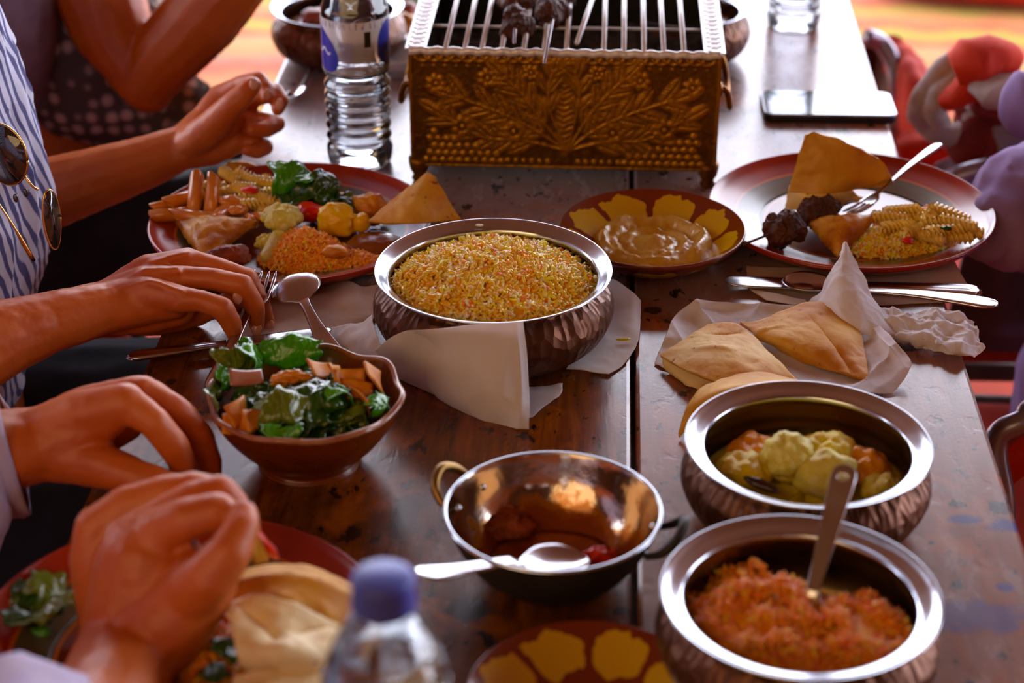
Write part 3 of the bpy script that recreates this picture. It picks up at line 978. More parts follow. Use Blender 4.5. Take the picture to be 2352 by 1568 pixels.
# ------------------------------------------------------------------ the charcoal grill
GX0, GX1, GY0, GY1 = -.182, .104, 1.658, 1.965
GZ0, GZ1 = .018, .131
t = thing('charcoal_grill', 'embossed brass table grill box on feet with a white metal grate', 'grill', V2((GX0 + GX1) / 2, GY0))
gx = (GX1 - GX0) / 2
def emboss(nu=470, nv=190):
    W_, H_ = GX1 - GX0, GZ1 - GZ0
    X, Z = np.meshgrid(np.linspace(-gx, gx, nu), np.linspace(0, H_, nv), indexing='ij')
    hh = np.zeros_like(X)
    def bumpf(cx, cz, rx, rz, a=0.0, amp=1.0, p=1.0):
        c, s = math.cos(a), math.sin(a)
        dx, dz = X - cx, Z - cz
        u = (dx * c + dz * s) / rx; v = (-dx * s + dz * c) / rz
        d = np.clip(1 - u * u - v * v, 0, 1)
        return amp * d ** p, u, v
    def add(f):
        nonlocal hh
        hh = np.maximum(hh, f)
    def line(pts, wd, amp):
        pts = spline([(x, z, 0) for x, z in pts], 26)
        d = np.full_like(X, 9.0)
        for a, b in zip(pts[:-1], pts[1:]):
            abx, abz = b.x - a.x, b.y - a.y
            q = np.clip(((X - a.x) * abx + (Z - a.y) * abz) / (abx * abx + abz * abz + 1e-12), 0, 1)
            d = np.minimum(d, np.hypot(X - a.x - q * abx, Z - a.y - q * abz))
        add(amp * np.clip(1 - (d / wd) ** 2, 0, 1))
        return pts
    def leafm(cx, cz, ln, wd, a, amp=1.0, teeth=11):
        f, u, v = bumpf(cx, cz, ln, wd, a, amp, .5)
        rib = .45 + .55 * np.abs(np.sin((u * teeth * .5 + np.abs(v) * 1.3) * PI))
        mid = 1 - .7 * np.exp(-(v / .12) ** 2)
        add(f * rib * mid)
    base = (0.004, .018)
    for sgn in (-1, 1):
        for (pts, n, ln) in [
            ([base, (sgn * .030, .040), (sgn * .060, .055), (sgn * .100, .070)], 5, .017),
            ([base, (sgn * .022, .050), (sgn * .038, .072), (sgn * .055, .090)], 4, .015),
            ([base, (sgn * .040, .028), (sgn * .075, .030), (sgn * .110, .050)], 5, .016),
            ([base, (sgn * .012, .055), (sgn * .014, .080), (sgn * .010, .096)], 3, .014)]:
            q = line(pts, .0020, .8)
            for k in range(n):
                p = q[int((k + 1.4) / (n + .8) * 25)]; p2 = q[min(int((k + 1.4) / (n + .8) * 25) + 1, 25)]
                ang = math.atan2(p2.y - p.y, p2.x - p.x)
                for sd in (-1, 1):
                    a = ang + sd * .62
                    leafm(p.x + math.cos(a) * ln * .75, p.y + math.sin(a) * ln * .75, ln * 1.0, ln * .40, a, .9)
            e = q[-1]; ang = math.atan2(q[-1].y - q[-3].y, q[-1].x - q[-3].x)
            leafm(e.x + math.cos(ang) * ln * .8, e.y + math.sin(ang) * ln * .8, ln, ln * .42, ang, 1.0)
        for (cx, cz, r) in [(.046, .036, .0115), (.070, .088, .010), (.094, .040, .012), (.030, .094, .008), (.118, .082, .010)]:
            cx *= sgn
            for k in range(7):
                a = 2 * PI * k / 7
                add(bumpf(cx + math.cos(a) * r * .62, cz + math.sin(a) * r * .62, r * .42, r * .34, a, .9, .6)[0])
            rr = np.hypot(X - cx, Z - cz)
            hh = np.where(rr < r * .38, .15, hh)
            add(bumpf(cx, cz, r * .24, r * .24, 0, .9, .6)[0])
        rg = random.Random(5 + sgn)
        for k in range(46):
            row = k % 5
            cx = sgn * (.058 + .0078 * (k // 5) + (row % 2) * .004); cz = .006 + row * .0072
            if row > 1 + (k // 5) * .42: continue
            add(bumpf(cx, cz, .0040, .0040, 0, 1.0, .55)[0])
        for k in range(9):
            add(bumpf(sgn * (.014 + .0075 * k), .0065, .0032, .0032, 0, .8, .55)[0])
    add(bumpf(.002, .052, .010, .042, 0, .85, .5)[0] * (0.5 + .5 * np.abs(np.sin(Z * 560 - np.abs(X) * 300))))
    for k in range(26):
        cx = -gx + .013 + k * (2 * gx - .026) / 25
        rr = np.hypot(X - cx, Z - (H_ - .0005)); add(.7 * np.exp(-((rr - .0085) / .0014) ** 2))
        add(bumpf(cx, H_ - .0135, .0022, .0022, 0, .5, .6)[0])
    edge = np.minimum(np.minimum(X + gx, gx - X), np.minimum(Z, H_ - Z) * 1.5)
    hh *= np.clip((edge - .004) / .003, 0, 1)
    hh = np.where(edge < .0035, .45, hh)
    P3 = np.stack([X.ravel(), Z.ravel(), X.ravel() * 0], -1)
    for _ in range(2):
        hh[1:-1, 1:-1] = (hh[1:-1, 1:-1] * 2 + hh[:-2, 1:-1] + hh[2:, 1:-1] + hh[1:-1, :-2] + hh[1:-1, 2:]) / 6
    hh = hh + (.12 * fbm(P3 * 300, 2, 3) + .12 * vn(P3 * 60, 8)).reshape(X.shape)
    return X, Z, hh
X, Z, hh = emboss()
nu, nv = X.shape
V = np.stack([X.ravel(), -(hh * .0017).ravel(), (Z + GZ0).ravel()], -1)
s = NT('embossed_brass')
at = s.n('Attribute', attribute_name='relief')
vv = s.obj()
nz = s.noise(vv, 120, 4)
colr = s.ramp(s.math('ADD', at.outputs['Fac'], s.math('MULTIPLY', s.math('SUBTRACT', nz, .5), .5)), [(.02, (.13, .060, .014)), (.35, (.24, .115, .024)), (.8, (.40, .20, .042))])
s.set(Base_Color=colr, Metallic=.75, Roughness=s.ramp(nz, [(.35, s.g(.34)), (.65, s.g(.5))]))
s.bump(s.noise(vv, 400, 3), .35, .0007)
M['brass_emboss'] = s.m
M['brass'] = pm('aged_brass', (.32, .15, .035), (.12, .05, .015), .38, .5, metal=.8, ns=60, bump=.4, bs=200)
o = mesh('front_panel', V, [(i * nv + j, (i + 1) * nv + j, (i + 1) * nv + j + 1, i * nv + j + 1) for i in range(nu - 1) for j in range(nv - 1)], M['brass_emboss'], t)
at_ = o.data.attributes.new('relief', 'FLOAT', 'POINT'); at_.data.foreach_set('value', hh.ravel().astype(np.float32))
gy = GY1 - GY0
for nm, b in (('side_panel', (-gx, -gx + .0015, 0.0002, gy, GZ0, GZ1)), ('side_panel', (gx - .0015, gx, 0.0002, gy, GZ0, GZ1)), ('rear_panel', (-gx, gx, gy - .0015, gy, GZ0, GZ1)), ('bottom_panel', (-gx, gx, 0.0004, gy, GZ0, GZ0 + .002))):
    mesh(nm, *box(*b), M['brass'], t, False)
mesh('inner_wall', *cat(box(-gx + .002, -gx + .003, .003, gy - .003, GZ0 + .003, GZ1 - .002), box(gx - .003, gx - .002, .003, gy - .003, GZ0 + .003, GZ1 - .002), box(-gx + .003, gx - .003, .002, .003, GZ0 + .003, GZ1 - .002), box(-gx + .003, gx - .003, gy - .004, gy - .003, GZ0 + .003, GZ1 - .002)), M['iron'], t, False)
def ash(u, v):
    x = -gx + .004 + (2 * gx - .008) * u; y = .005 + (gy - .01) * v
    return (x, y, GZ0 + .030 + .010 * float(fbm(np.array([[x * 45, y * 45, 0]]), 3, 2)[0]))
tag(mesh('ash_bed', *grid(ash, 60, 60), M['coal'], t), 'grey ash and spent charcoal', 'ash')
for ch in t.children:
    if ch.name.startswith('ash_bed'):
        del ch['category']; ch['kind'] = 'stuff'
# turned-out white metal rim: two scalloped side ledges, thin front and rear lips
def ledge(x0, x1):
    def fn(u, v):
        y = -.002 + (gy + .004) * u; x = x0 + (x1 - x0) * v
        rr = ((y * 1 / .0125) % 1.0) - .5; vv_ = (v - .5) / .36
        d = math.hypot(rr * 1.9, vv_)
        return (x, y, GZ1 + .0022 + .0013 * math.exp(-((d - .8) / .22) ** 2) + .0006 * math.exp(-(d / .4) ** 2))
    return grid(fn, 300, 26)
for a, b in ((-gx - .003, -gx + .0165), (gx - .0165, gx + .003)):
    o = mesh('scalloped_rim', *ledge(a, b), M['white_metal'], t); solid(o, .0014, -1)
for y in (-.001, gy + .001):
    V, Fc = tube([(x, y + .0004 * math.sin(x * 900), GZ1 + .0012 + .0007 * math.sin(x * 420)) for x in np.linspace(-gx + .001, gx - .001, 120)], .0036, 10, .9)
    mesh('lip', V, Fc, M['white_metal'], t)
for x in (-gx + .007, gx - .007):
    for y in (.007, gy - .007):
        pr = [(.0001, 0), (.0055, 0), (.0075, .003), (.0055, .007), (.0085, .012), (.0100, .019), (.0100, .024), (.0001, .024)]
        V, Fc = lathe(pr, 20)
        mesh('foot', [(a + x, b + y, c) for a, b, c in V], Fc, M['brass'], t)
for sgn in (-1, 1):
    hx = sgn * gx
    pts = spline([(hx, .030, .088), (hx + sgn * .006, .031, .088), (hx + sgn * .010, .034, .080), (hx + sgn * .0125, .042, .066), (hx + sgn * .0125, .075, .062), (hx + sgn * .0125, .108, .066), (hx + sgn * .010, .116, .080), (hx + sgn * .006, .119, .088), (hx, .120, .088)], 44)
    hd = mesh('handle', *tube(pts, .0030, 10), M['brass'], t)
    for y in (.030, .120):
        mesh('handle_boss', *xf(blobvf((.0035, .008, .008), .03, 1, 1, 2), (hx + sgn * .001, y, .088)), M['brass'], hd)
# bars: measured spacing, one of them slipped askew
bars = [(960, 118, 975, 0), (1021, 118, 1042, 0), (1066, 117, 1085, 0), (1106, 116, 1122, 0), (1152, 116, 1163, 0), (1203, 116, 1214, 0), (1250, 115, 1254, 0), (1301, 114, 1306, 0), (1387, 110, 1392, 0), (1433, 108, 1438, 0), (1479, 106, 1482, 0), (1524, 104, 1524, 0), (1570, 103, 1568, 0)]
for k, (xa, ya, xb, yb) in enumerate(bars[1:]):
    wx = P(xa, ya, GZ1 + .004).x - (GX0 + GX1) / 2
    wz = GZ1 + .0035
    dx = rgm.uniform(-.0015, .0015)
    mesh('grate_bar', *tube([(wx, .001, wz), (wx + dx * .5, gy * .5, wz), (wx + dx, gy, wz)], .0024, 8), M['white_metal'], t)
q0 = P(1325, 100, GZ1 + .006); q1 = P(1360, 0, GZ1 + .006)
q0.x -= (GX0 + GX1) / 2; q1.x -= (GX0 + GX1) / 2; q0.y -= GY0; q1.y -= GY0; q0.z = q1.z = GZ1 + .0066
mesh('grate_bar', *tube([q0, q1, q1 * 1.0 + (q1 - q0) * 1.2], .0024, 8), M['white_metal'], t)
for y in (.075, .21):
    mesh('cross_rod', *tube([(-gx + .004, y, GZ1 - .0012), (0, y, GZ1 - .0016), (gx - .004, y, GZ1 - .0012)], .0016, 8), M['white_metal'], t)

def skewer(label, A, B, meats, group=None, srad=.0014, seed=0):
    t = thing('kebab_skewer', label, 'skewer', A, 0, group)
    d = B - A
    mesh('stick', *tube([(0, 0, 0), d * .5, d], srad, 8), M['cutlery'] if srad > .0012 else M['wood_dark'], t)
    for k, (f, r, e) in enumerate(meats):
        vf = cat(*[xf(blobvf((r * rgm.uniform(.55, .8),) * 3, .28, 2.2, seed + 7 * k + j, 3, lump=(.12, 3.5)), d * f + d.normalized() * rgm.uniform(-.5, .5) * r * 1.1 + Vector((rgm.uniform(-.45, .45), rgm.uniform(-.45, .45), rgm.uniform(-.35, .4))) * r) for j in range(e)])
        fuse('meat_chunk', vf, .0011, 1, M['meat'], t, disp=lambda c: .0011 * fbm(c * 320, 3, 4))
    return t
zt = GZ1 + .011
skewer('skewer of grilled meat on the grate, the one whose tip stops short', P(1181, 100, zt), P(1200, -190, zt + .003), [(.14, .0150, 9), (.34, .0155, 9), (.56, .0150, 8), (.8, .0145, 8)], seed=3)
skewer('skewer of grilled meat whose bare steel tip hangs over the grill front', P(1250, 146, zt - .004), P(1310, -170, zt + .004), [(.31, .0155, 9), (.48, .0160, 9), (.66, .0150, 8), (.86, .0145, 8)], seed=31)

# ------------------------------------------------------------------ copper bowls
RB = (-.0852, 1.346)
handi(.0930, .066, RB, .872, 'hammered copper handi bowl with steel rim heaped with mixed yellow rice')
heap('mixed_rice', 'yellow, orange and white long-grain rice heaped in the middle copper bowl', (*RB, 0), .0805, .0805, .051, .0735, 4700, .0104, .0014, 'rice', 2, .0035)
CB = (.1409, 1.1069)
handi(.0822, .060, CB, .835, 'copper handi bowl with steel rim holding yellow cauliflower pieces')
KB = (.1216, .9312)
handi(.0826, .062, KB, .825, 'copper handi bowl with steel rim holding orange carrot rice and a serving spoon')
heap('carrot_rice', 'orange carrot and rice mixture in the nearest copper bowl', (KB[0] - .022, KB[1] + .004, 0), .052, .062, .024, .047, 2900, .0095, .0011, 'carrot', 5, .010, tilt=.7, pw=4)
heap('carrot_rice', 'smaller orange carrot heap right of the serving spoon in the nearest bowl', (KB[0] + .036, KB[1] - .004, 0), .038, .052, .022, .043, 1700, .0095, .0011, 'carrot', 6, .010, tilt=.7, pw=4)
heap('carrot_rice', 'yellow-flecked carrot rice along the front wall of the nearest bowl', (KB[0] + .006, KB[1] - .034, 0), .054, .030, .022, .038, 1500, .0095, .0010, 'carrot', 7, .004, tilt=.6)
# cauliflower in the second bowl
def cf(label, px, py, h, r, mat, seed, **k):
    p = P(px, py, h); p.z = T + h - r * .9
    return cauliflower('cauliflower_floret', label, p, r, mat, seed, **k)
cf('tall pale cauliflower floret standing upright in the copper bowl', 1808, 1072, .034, .0195, 'caul', 2, stem=1.0, lean=(0, -.002), n=22, flat=1.3)
blob('cauliflower_stalk', 'pale green cauliflower stalk at the front wall of the copper bowl', 'cauliflower', P(1900, 1098, .034), (.021, .017, .018), 'caul', 3, .2, 1.6)
cf('bright yellow cauliflower floret at left of the copper bowl', 1708, 1078, .034, .021, 'caul_y', 3, stem=.6, n=20)
cf('dull yellow cauliflower piece behind the tall floret on its left', 1735, 1030, .036, .020, 'batter', 4, stem=.5, n=18)
cf('dull yellow cauliflower piece behind the tall floret on its right', 1900, 1030, .038, .022, 'caul_y', 5, stem=.5, n=18)
cf('brownish cauliflower piece against the right wall of the copper bowl', 1985, 1060, .034, .019, 'batter', 6, stem=.5, n=16)
cf('small pale cauliflower piece behind the serving spoon handle', 2025, 1108, .030, .016, 'caul', 7, stem=.5, n=14)
blob('aubergine_strip', 'dark aubergine strip lying on the cauliflower near the rim', 'aubergine', P(1748, 1112, .036), (.013, .004, .0035), 'oliveskin', 4, .1, 1.5, rot=(0, .15, -.45))
V, Fc = lathe([(.0001, .020), (.02, .019), (.04, .020), (.056, .021), (.068, .022), (.072, .024), (.066, .018), (.03, .010), (.0001, .010)], 60, lambda a, r, z, j: (r, z + .004 * math.sin(5 * a + r * 300) * (1 if z > .0185 and r < .066 else 0)))
tag(mesh('cauliflower_mash', V, Fc, M['caul_y'], None, True, loc=V2(*CB)), 'yellow cauliflower crumbs covering the bottom of the copper bowl', 'crumbs', kind='stuff')

# ------------------------------------------------------------------ karahi dish
KC = (-.0275, 1.0253)
t = thing('karahi_dish', 'thin steel karahi dish with brass ear handles and red gravy remains', 'dish', V2(*KC))
pr = spline([(.0001, 0, 0), (.018, 0, 0), (.032, .003, 0), (.050, .016, 0), (.062, .034, 0), (.0685, .0515, 0), (.0700, .0530, 0), (.0680, .0535, 0)], 60)
mesh('outer_shell', *lathe([(p.x, p.y) for p in pr], 128), M['iron'], t)
pr = spline([(.0700, .0530, 0), (.0697, .0542, 0), (.0683, .0540, 0), (.0668, .0515, 0), (.060, .033, 0), (.048, .0165, 0), (.031, .0045, 0), (.018, .0018, 0), (.0001, .0018, 0)], 60)
s = NT('gravy_stained_steel'); v, r, a, cell = polar(s, 10)
sx = s.n('SeparateXYZ'); s.put(sx.inputs[0], v)
st = s.math('ADD', s.math('MULTIPLY', sx.outputs[2], -34), s.math('MULTIPLY', s.noise(v, 38, 4), 1.9))
col = s.ramp(st, [(.0, (.50, .42, .36)), (.16, (.42, .18, .05)), (.5, (.26, .07, .015))])
s.set(Base_Color=col, Metallic=s.ramp(st, [(.0, s.g(1)), (.22, s.g(.35))]), Roughness=.12, Coat_Weight=.3)
s.bump(s.noise(v, 140), .3, .0008)
mesh('inner_surface', *lathe([(p.x, p.y) for p in pr], 128), s.m, t)
mesh('rolled_rim', *lathe([(.0690 + .0014 * math.cos(q), .0535 + .0013 * math.sin(q)) for q in [2 * PI * k / 10 for k in range(11)]], 128), M['steel'], t)
M['earbrass'] = pm('pale_brass', (.34, .22, .10), (.20, .12, .05), .38, .4, metal=.85, ns=60)
for ang in (math.radians(152), math.radians(-12)):
    c, s_ = math.cos(ang), math.sin(ang)
    def L3(u, wv, z): return (c * u - s_ * wv, s_ * u + c * wv, z)
    pts = spline([L3(.064, -.017, .040), L3(.074, -.017, .044), L3(.082, -.012, .052), L3(.085, 0, .057), L3(.082, .012, .052), L3(.074, .017, .044), L3(.064, .017, .040)], 40)
    hd = mesh('ear_handle', *tube(pts, [.0022 + .0012 * math.sin(PI * k / 39) for k in range(40)], 10), M['earbrass'] if c < 0 else M['iron'], t)
    for wv in (-.015, .015):
        mesh('rivet', *xf(blobvf((.0026,) * 3, .02, 1, 1, 2), L3(.0625, wv, .0415)), M['steel'], hd)
blob('meat_in_gravy', 'dark red meat piece in gravy at the left of the karahi', 'meat', P(1165, 1205, .018), (.017, .013, .009), 'kofta', 8, .25, 2)
blob('meat_in_gravy', 'red-brown meat crust high on the far left wall of the karahi', 'meat', P(1160, 1170, .020), (.011, .008, .007), 'kofta', 9, .3, 2)
blob('meat_in_gravy', 'bright red meat scrap below the spoon at the right of the karahi', 'meat', P(1370, 1278, .024), (.013, .006, .005), 'pepper', 10, .4, 2.4, rot=(0, 0, .4))
V, Fc = lathe([(.0001, .0105), (.02, .0105), (.036, .011), (.0405, .0120), (.036, .009), (.0001, .006)], 48, wob=lambda a, r, z, j: (r * (1 + .05 * math.sin(3 * a)), z))
tag(mesh('gravy', V, Fc, M['gravy'], None, True, loc=V2(*KC)), 'thin layer of dark red gravy at the bottom of the karahi', 'gravy', kind='stuff')
A_, B_ = P(956, 1322, .062), P(1345, 1287, .030)
t = thing('serving_spoon', 'steel serving spoon with broad flat handle leaning over the karahi rim', 'spoon')
aim(t, A_, B_, 0)
L = (B_ - A_).length; k = L / .15
h = mesh('handle', *strip([(0, .002, .002, 0), (.004, .0075, .002, 0), (.014, .0098, .0015, -.0006), (.026, .0092, .002, -.0012), (.040, .0072, .003, -.0012), (.075, .0060, .0055, -.001), (.084, .0055, .0050, -.001), (.092, .0050, .0010, 0)], 60, 11, .0008), M['cutlery'], t); solid(h, .0018, 0)
b = mesh('spoon_bowl', *strip([(.091, .005, .001, 0), (.100, .012, -.001, .003), (.116, .020, -.003, .007), (.134, .019, -.002, .007), (.146, .010, .001, .003), (.150, .001, .003, 0)], 40, 17), M['cutlery'], t); solid(b, .0013, 0)
t.scale = (k, k, k)

# long-handled spoon in the nearest copper bowl
A_, B_ = PY(1945, 1068, 1.005), P(1835, 1480, .030)
t = thing('serving_spoon', 'long flat-handled steel serving spoon with a hanging hole standing in carrot rice', 'spoon')
aim(t, A_, B_, 0)
L = (B_ - A_).length; k = L / .165
bm = bmesh.new()
out = [(0.0, .0), (.001, .0040), (.004, .0074), (.009, .0088), (.016, .0088), (.05, .0074), (.09, .0056), (.118, .0046)]
hole = [(.0125 + .0032 * math.cos(q), .0042 * math.sin(q)) for q in [2 * PI * i / 20 for i in range(20)]]
ov = [bm.verts.new((x, y, .002)) for x, y in out] + [bm.verts.new((x, -y, .002)) for x, y in reversed(out[1:])]
hv = [bm.verts.new((x, y, .002)) for x, y in hole]
for L_ in (ov, hv):
    for i in range(len(L_)): bm.edges.new((L_[i], L_[(i + 1) % len(L_)]))
bmesh.ops.triangle_fill(bm, use_beauty=True, edges=bm.edges[:])
h = from_bm('handle', bm, M['cutlery'], t, False); solid(h, .0022, 0); bev(h, .0006, 2); h.scale.y = 1.25
b = mesh('spoon_bowl', *strip([(.116, .0046, .002, 0), (.124, .010, .0, .003), (.136, .018, -.003, .007), (.152, .019, -.003, .007), (.162, .010, .001, .003), (.166, .001, .003, 0)], 40, 17), M['cutlery'], t); solid(b, .0013, 0)
t.scale = (k, k, k)

# ------------------------------------------------------------------ scalloped dishes and hummus
HC = (.0428, 1.5055)
hdish((*HC, 0), 'brown dish with yellow scallops filled with hummus beside the grill', 'yellow-scalloped brown dishes')
def hum(u, v):
    a = 2 * PI * u; q = v
    r = .0525 * q * (1 + .03 * math.sin(3 * a + 1) + .02 * math.sin(7 * a))
    z = .0165 + .0062 * math.exp(-((q - .84) / .10) ** 2) * (1 + .35 * math.sin(5 * a + 1) * math.sin(2 * a)) + .007 * math.exp(-((q * math.cos(a - .6) - .05) ** 2 + (q * math.sin(a - .6)) ** 2 * 3) / .04)
    z += .0016 * math.sin(q * 26 + a) * math.exp(-((q - .5) / .3) ** 2)
    n_ = float(fbm(np.array([[r * math.cos(a) * 75, r * math.sin(a) * 75, .3]]), 3, 6)[0])
    z += .0022 * n_ * (.5 + q)
    if q > .93: z = z * (1 - (q - .93) / .07) + .009 * (q - .93) / .07
    return (r * math.cos(a), r * math.sin(a), z)
tag(mesh('hummus', *grid(hum, 140, 60), M['hummus'], None, True, loc=V2(*HC)), 'swirled oily tan hummus spread in the scalloped dish', 'hummus')
_h = hdish((-.001, .874, 0), 'brown dish with yellow scallops cut off by the bottom edge, before the karahi', 'yellow-scalloped brown dishes'); _h.scale = (.9, .9, .85)

# ------------------------------------------------------------------ plates
PL, PR, PN=(-.2753, 1.5272), (.2209, 1.5796), (-.252, .930)
plate((*PL, 0), 'terracotta dinner plate crowded with food at the left table edge', group='banded terracotta plates')
plate((*PR, 0), 'terracotta dinner plate with kebab, fork and pasta at the right table edge', .1262, group='banded terracotta plates')
plate((*PN, 0), 'terracotta dinner plate under the nearest tearing hands', group='banded terracotta plates')

# left plate food
G1 = 'penne pieces on the left plate'
for k, (px, py, h, rx, rz) in enumerate([(405, 492, .018, 0, .55), (447, 458, .027, .9, 1.5), (486, 462, .027, 1.0, 1.45), (428, 455, .024, .2, .9), (455, 500, .020, 0, .1), (505, 500, .020, .1, 1.2), (400, 470, .018, 0, .8)]):
    piece('penne', 'p', pennevf(), 'penne', P(px, py, h), (rgm.uniform(0, 6), -rx if rx > .5 else .1, rz), ['penne tube lying at the far left rim of the left plate', 'left one of two penne tubes standing upright on the left plate', 'right one of two penne tubes standing upright on the left plate', 'penne tube lying behind the upright ones on the left plate', 'penne tube lying just behind the left samosa', 'slanting penne tube between the samosa and the fusilli', 'upper one of the two penne tubes at the far left rim'][k], 'pasta', G1, 1.0)
G1 = 'fusilli spirals on the left plate'
for k, (px, py, h, rz) in enumerate([(480, 428, .022, .2), (530, 405, .028, -.9), (575, 408, .030, -.55), (610, 418, .030, -.5), (560, 432, .030, -.6), (600, 448, .028, -.5), (640, 440, .025, .3), (520, 440, .024, .4), (650, 468, .022, -.3), (590, 468, .022, .5), (545, 458, .022, .1), (625, 425, .024, -1.0), (615, 485, .018, -.8), (655, 495, .016, .3)]):
    piece('fusilli', 'f', fusillivf(), 'fusilli', P(px, py, h), (rgm.uniform(0, 6), rgm.uniform(-.25, .25), rz), 'pale yellow fusilli spiral in the pasta heap on the left plate', 'pasta', G1, .95)
G1 = 'orange vegetable bits among the pasta'
for k, (px, py, h, s_) in enumerate([(532, 462, .026, 1), (548, 482, .024, .9), (575, 500, .020, .9), (565, 520, .017, 1), (510, 480, .022, .8), (660, 452, .022, .7), (600, 500, .018, .8)]):
    blob('pepper_bit', 'small orange pepper bit among the pasta on the left plate', 'pepper', P(px, py, h), (.012 * s_, .006 * s_, .0035), 'penne', 20 + k, .3, 2, rot=(.3, .2, k), group=G1, sub=3)
blob('tomato_bit', 'tiny bright red tomato bit on the left plate pasta', 'tomato', P(575, 436, .034), (.008, .005, .003), 'pepper', 3, .2, 2, sub=3)
blob('tomato_chunk', 'orange-red tomato chunk between the two cauliflower pieces', 'tomato', P(706, 484, .024), (.0145, .010, .0085), 'pepper', 41, .30, 1.1)
cf('pale green cauliflower floret in the middle of the left plate', 648, 500, .030, .0185, 'caul', 12, stem=.7, n=24)
cf('second pale cauliflower floret lying towards the samosa', 612, 548, .018, .011, 'caul', 13, stem=.4, n=14)
o = fuse('cauliflower_stalk', cat(capsule(P(640, 545, .020), P(612, 590, .012), .0075, .006), capsule(P(655, 540, .018), P(625, 572, .012), .007, .005)), .0012, 3, M['caul']); tag(o, 'curved pale cauliflower stalk behind the fork tines', 'cauliflower')
blob('potato_chunk', 'bright yellow turmeric potato chunk beside the tomato', 'potato', P(778, 508, .022), (.0205, .011, .0145), 'potato', 51, .34, 1.5, rot=(0, .1, .1))
blob('potato_chunk', 'small yellow potato nub right of the yellow chunk', 'potato', P(830, 512, .020), (.008, .008, .009), 'potato', 53, .15, 1.6, sub=3)
blob('battered_cauliflower', 'golden battered piece leaning by the flatbread wedge', 'fritter', P(848, 478, .022), (.0165, .011, .0150), 'batter', 61, .22, 1.9)
blob('battered_cauliflower', 'flat golden battered piece under the lettuce', 'fritter', P(760, 462, .012), (.022, .013, .007), 'batter', 62, .22, 1.9)
samosa('samosa', 'golden fried samosa at the left of the left plate', [P(398, 505, .016), P(600, 508, .022), P(468, 606, .010)], .026, 'pastry', 3)
blob('kofta', 'red-brown crusty kofta piece at the front of the left plate', 'kofta', P(520, 592, .015), (.0200, .0095, .0115), 'kofta', 71, .12, 1.6, rot=(0, -.12, .2), lump=(.08, 5))
for k, (px, py, h, rz, L_, W_, m_, sd, rt) in enumerate([(672, 405, .045, .4, .036, .017, 'leaf_b', 1, (.9, .1)), (715, 400, .044, 2.2, .034, .015, 'leaf_b', 2, (1.0, -.2)), (725, 428, .038, .1, .040, .017, 'leaf', 3, (.6, .1)), (755, 425, .036, 1.2, .036, .016, 'leaf', 4, (.8, .3)), (690, 436, .034, 2.9, .040, .016, 'leaf', 5, (.5, 0)), (775, 455, .028, .5, .036, .014, 'leaf_y', 6, (.6, .2)), (740, 450, .026, 1.8, .036, .016, 'leaf', 7, (.3, .2)), (795, 470, .024, 2.6, .028, .012, 'leaf', 8, (.7, 0))]):
    lab = {0: 'bright green lettuce leaf standing highest at the left of the lettuce clump', 1: 'bright green lettuce leaf folded at the right of the clump top', 5: 'olive lettuce leaf trailing right of the clump'}.get(k, 'dark green dressed lettuce leaf in the clump on the left plate')
    leaf('lettuce_leaf', sd, P(px, py, h), (rt[0], rt[1], rz), m_, lab, None if k in (0, 1, 5) else 'dark leaves of the lettuce clump', L_, W_, sd, .8, .45)
heap('orange_rice', 'bright orange rice mound at the front of the left plate', (*P(705, 590, .006).to_2d(), 0), .042, .032, .006, .031, 2000, .0070, .0011, 'orange_rice', 21, .003, pw=1.6)
heap('orange_rice', 'spilled orange rice reaching the plate rim beside the fork', (*P(800, 605, .006).to_2d(), 0), .034, .018, .007, .017, 900, .0070, .0010, 'orange_rice', 22, .002, pw=1.6)
o = mesh('sauce_pool', *xf(blobvf((.027, .021, .008), .10, 2, 5, 4)), M['sauce'], None, True, loc=P(862, 562, .009)); tag(o, 'glossy brown sauce pool right of the orange rice', 'sauce')
o = mesh('potato_lump', *xf(blobvf((.011, .007, .006), .15, 2, 6, 3)), M['batter'], None, True, loc=P(770, 578, .027)); tag(o, 'pale potato lump on the orange rice', 'potato')

# flatbread wedge on the left plate
sheet('flatbread_wedge', [[(980, 404, .050), (990, 403, .051), (1000, 412, .050)], [(925, 447, .040), (965, 445, .044), (1022, 450, .040)], [(880, 485, .028), (950, 483, .036), (1040, 484, .028)], [(848, 513, .022), (940, 515, .026), (1058, 507, .022)]], 40, 40, M['bread_dark'], .0028, .0005, 45, 4, .0006, 120, crum=.0022, kf=30)
bpy.data.objects['flatbread_wedge']['label'] = 'triangular toasted flatbread wedge overhanging the right side of the left plate'
bpy.data.objects['flatbread_wedge']['category'] = 'flatbread'

# right plate food
o = sheet('flatbread_quarter', [[(1848, 308, .085), (1872, 305, .085), (1915, 316, .083), (1960, 332, .078)], [(1838, 350, .068), (1890, 352, .070), (1955, 358, .066), (2015, 362, .058)], [(1825, 400, .046), (1890, 405, .050), (1965, 405, .046), (2040, 400, .038)], [(1815, 440, .030), (1885, 445, .036), (1960, 432, .030), (2052, 414, .028)]], 50, 50, M['bread_dark'], .0026, .0008, 30, 14, .0008, 100, crum=.004, kf=20)
tag(o, 'folded golden flatbread quarter standing on the far side of the right plate', 'flatbread')
o = sheet('flatbread_quarter', [[(1812, 425, .034), (1850, 420, .036), (1900, 428, .034), (1960, 434, .030)], [(1808, 455, .022), (1850, 450, .026), (1905, 452, .024), (1970, 446, .020)], [(1802, 485, .012), (1850, 478, .014), (1910, 468, .013), (1990, 452, .014)]], 40, 40, M['bread_pale'], .0024, .0010, 40, 15, .0008, 100)
tag(o, 'paler lower fold of flatbread under the standing quarter', 'flatbread')
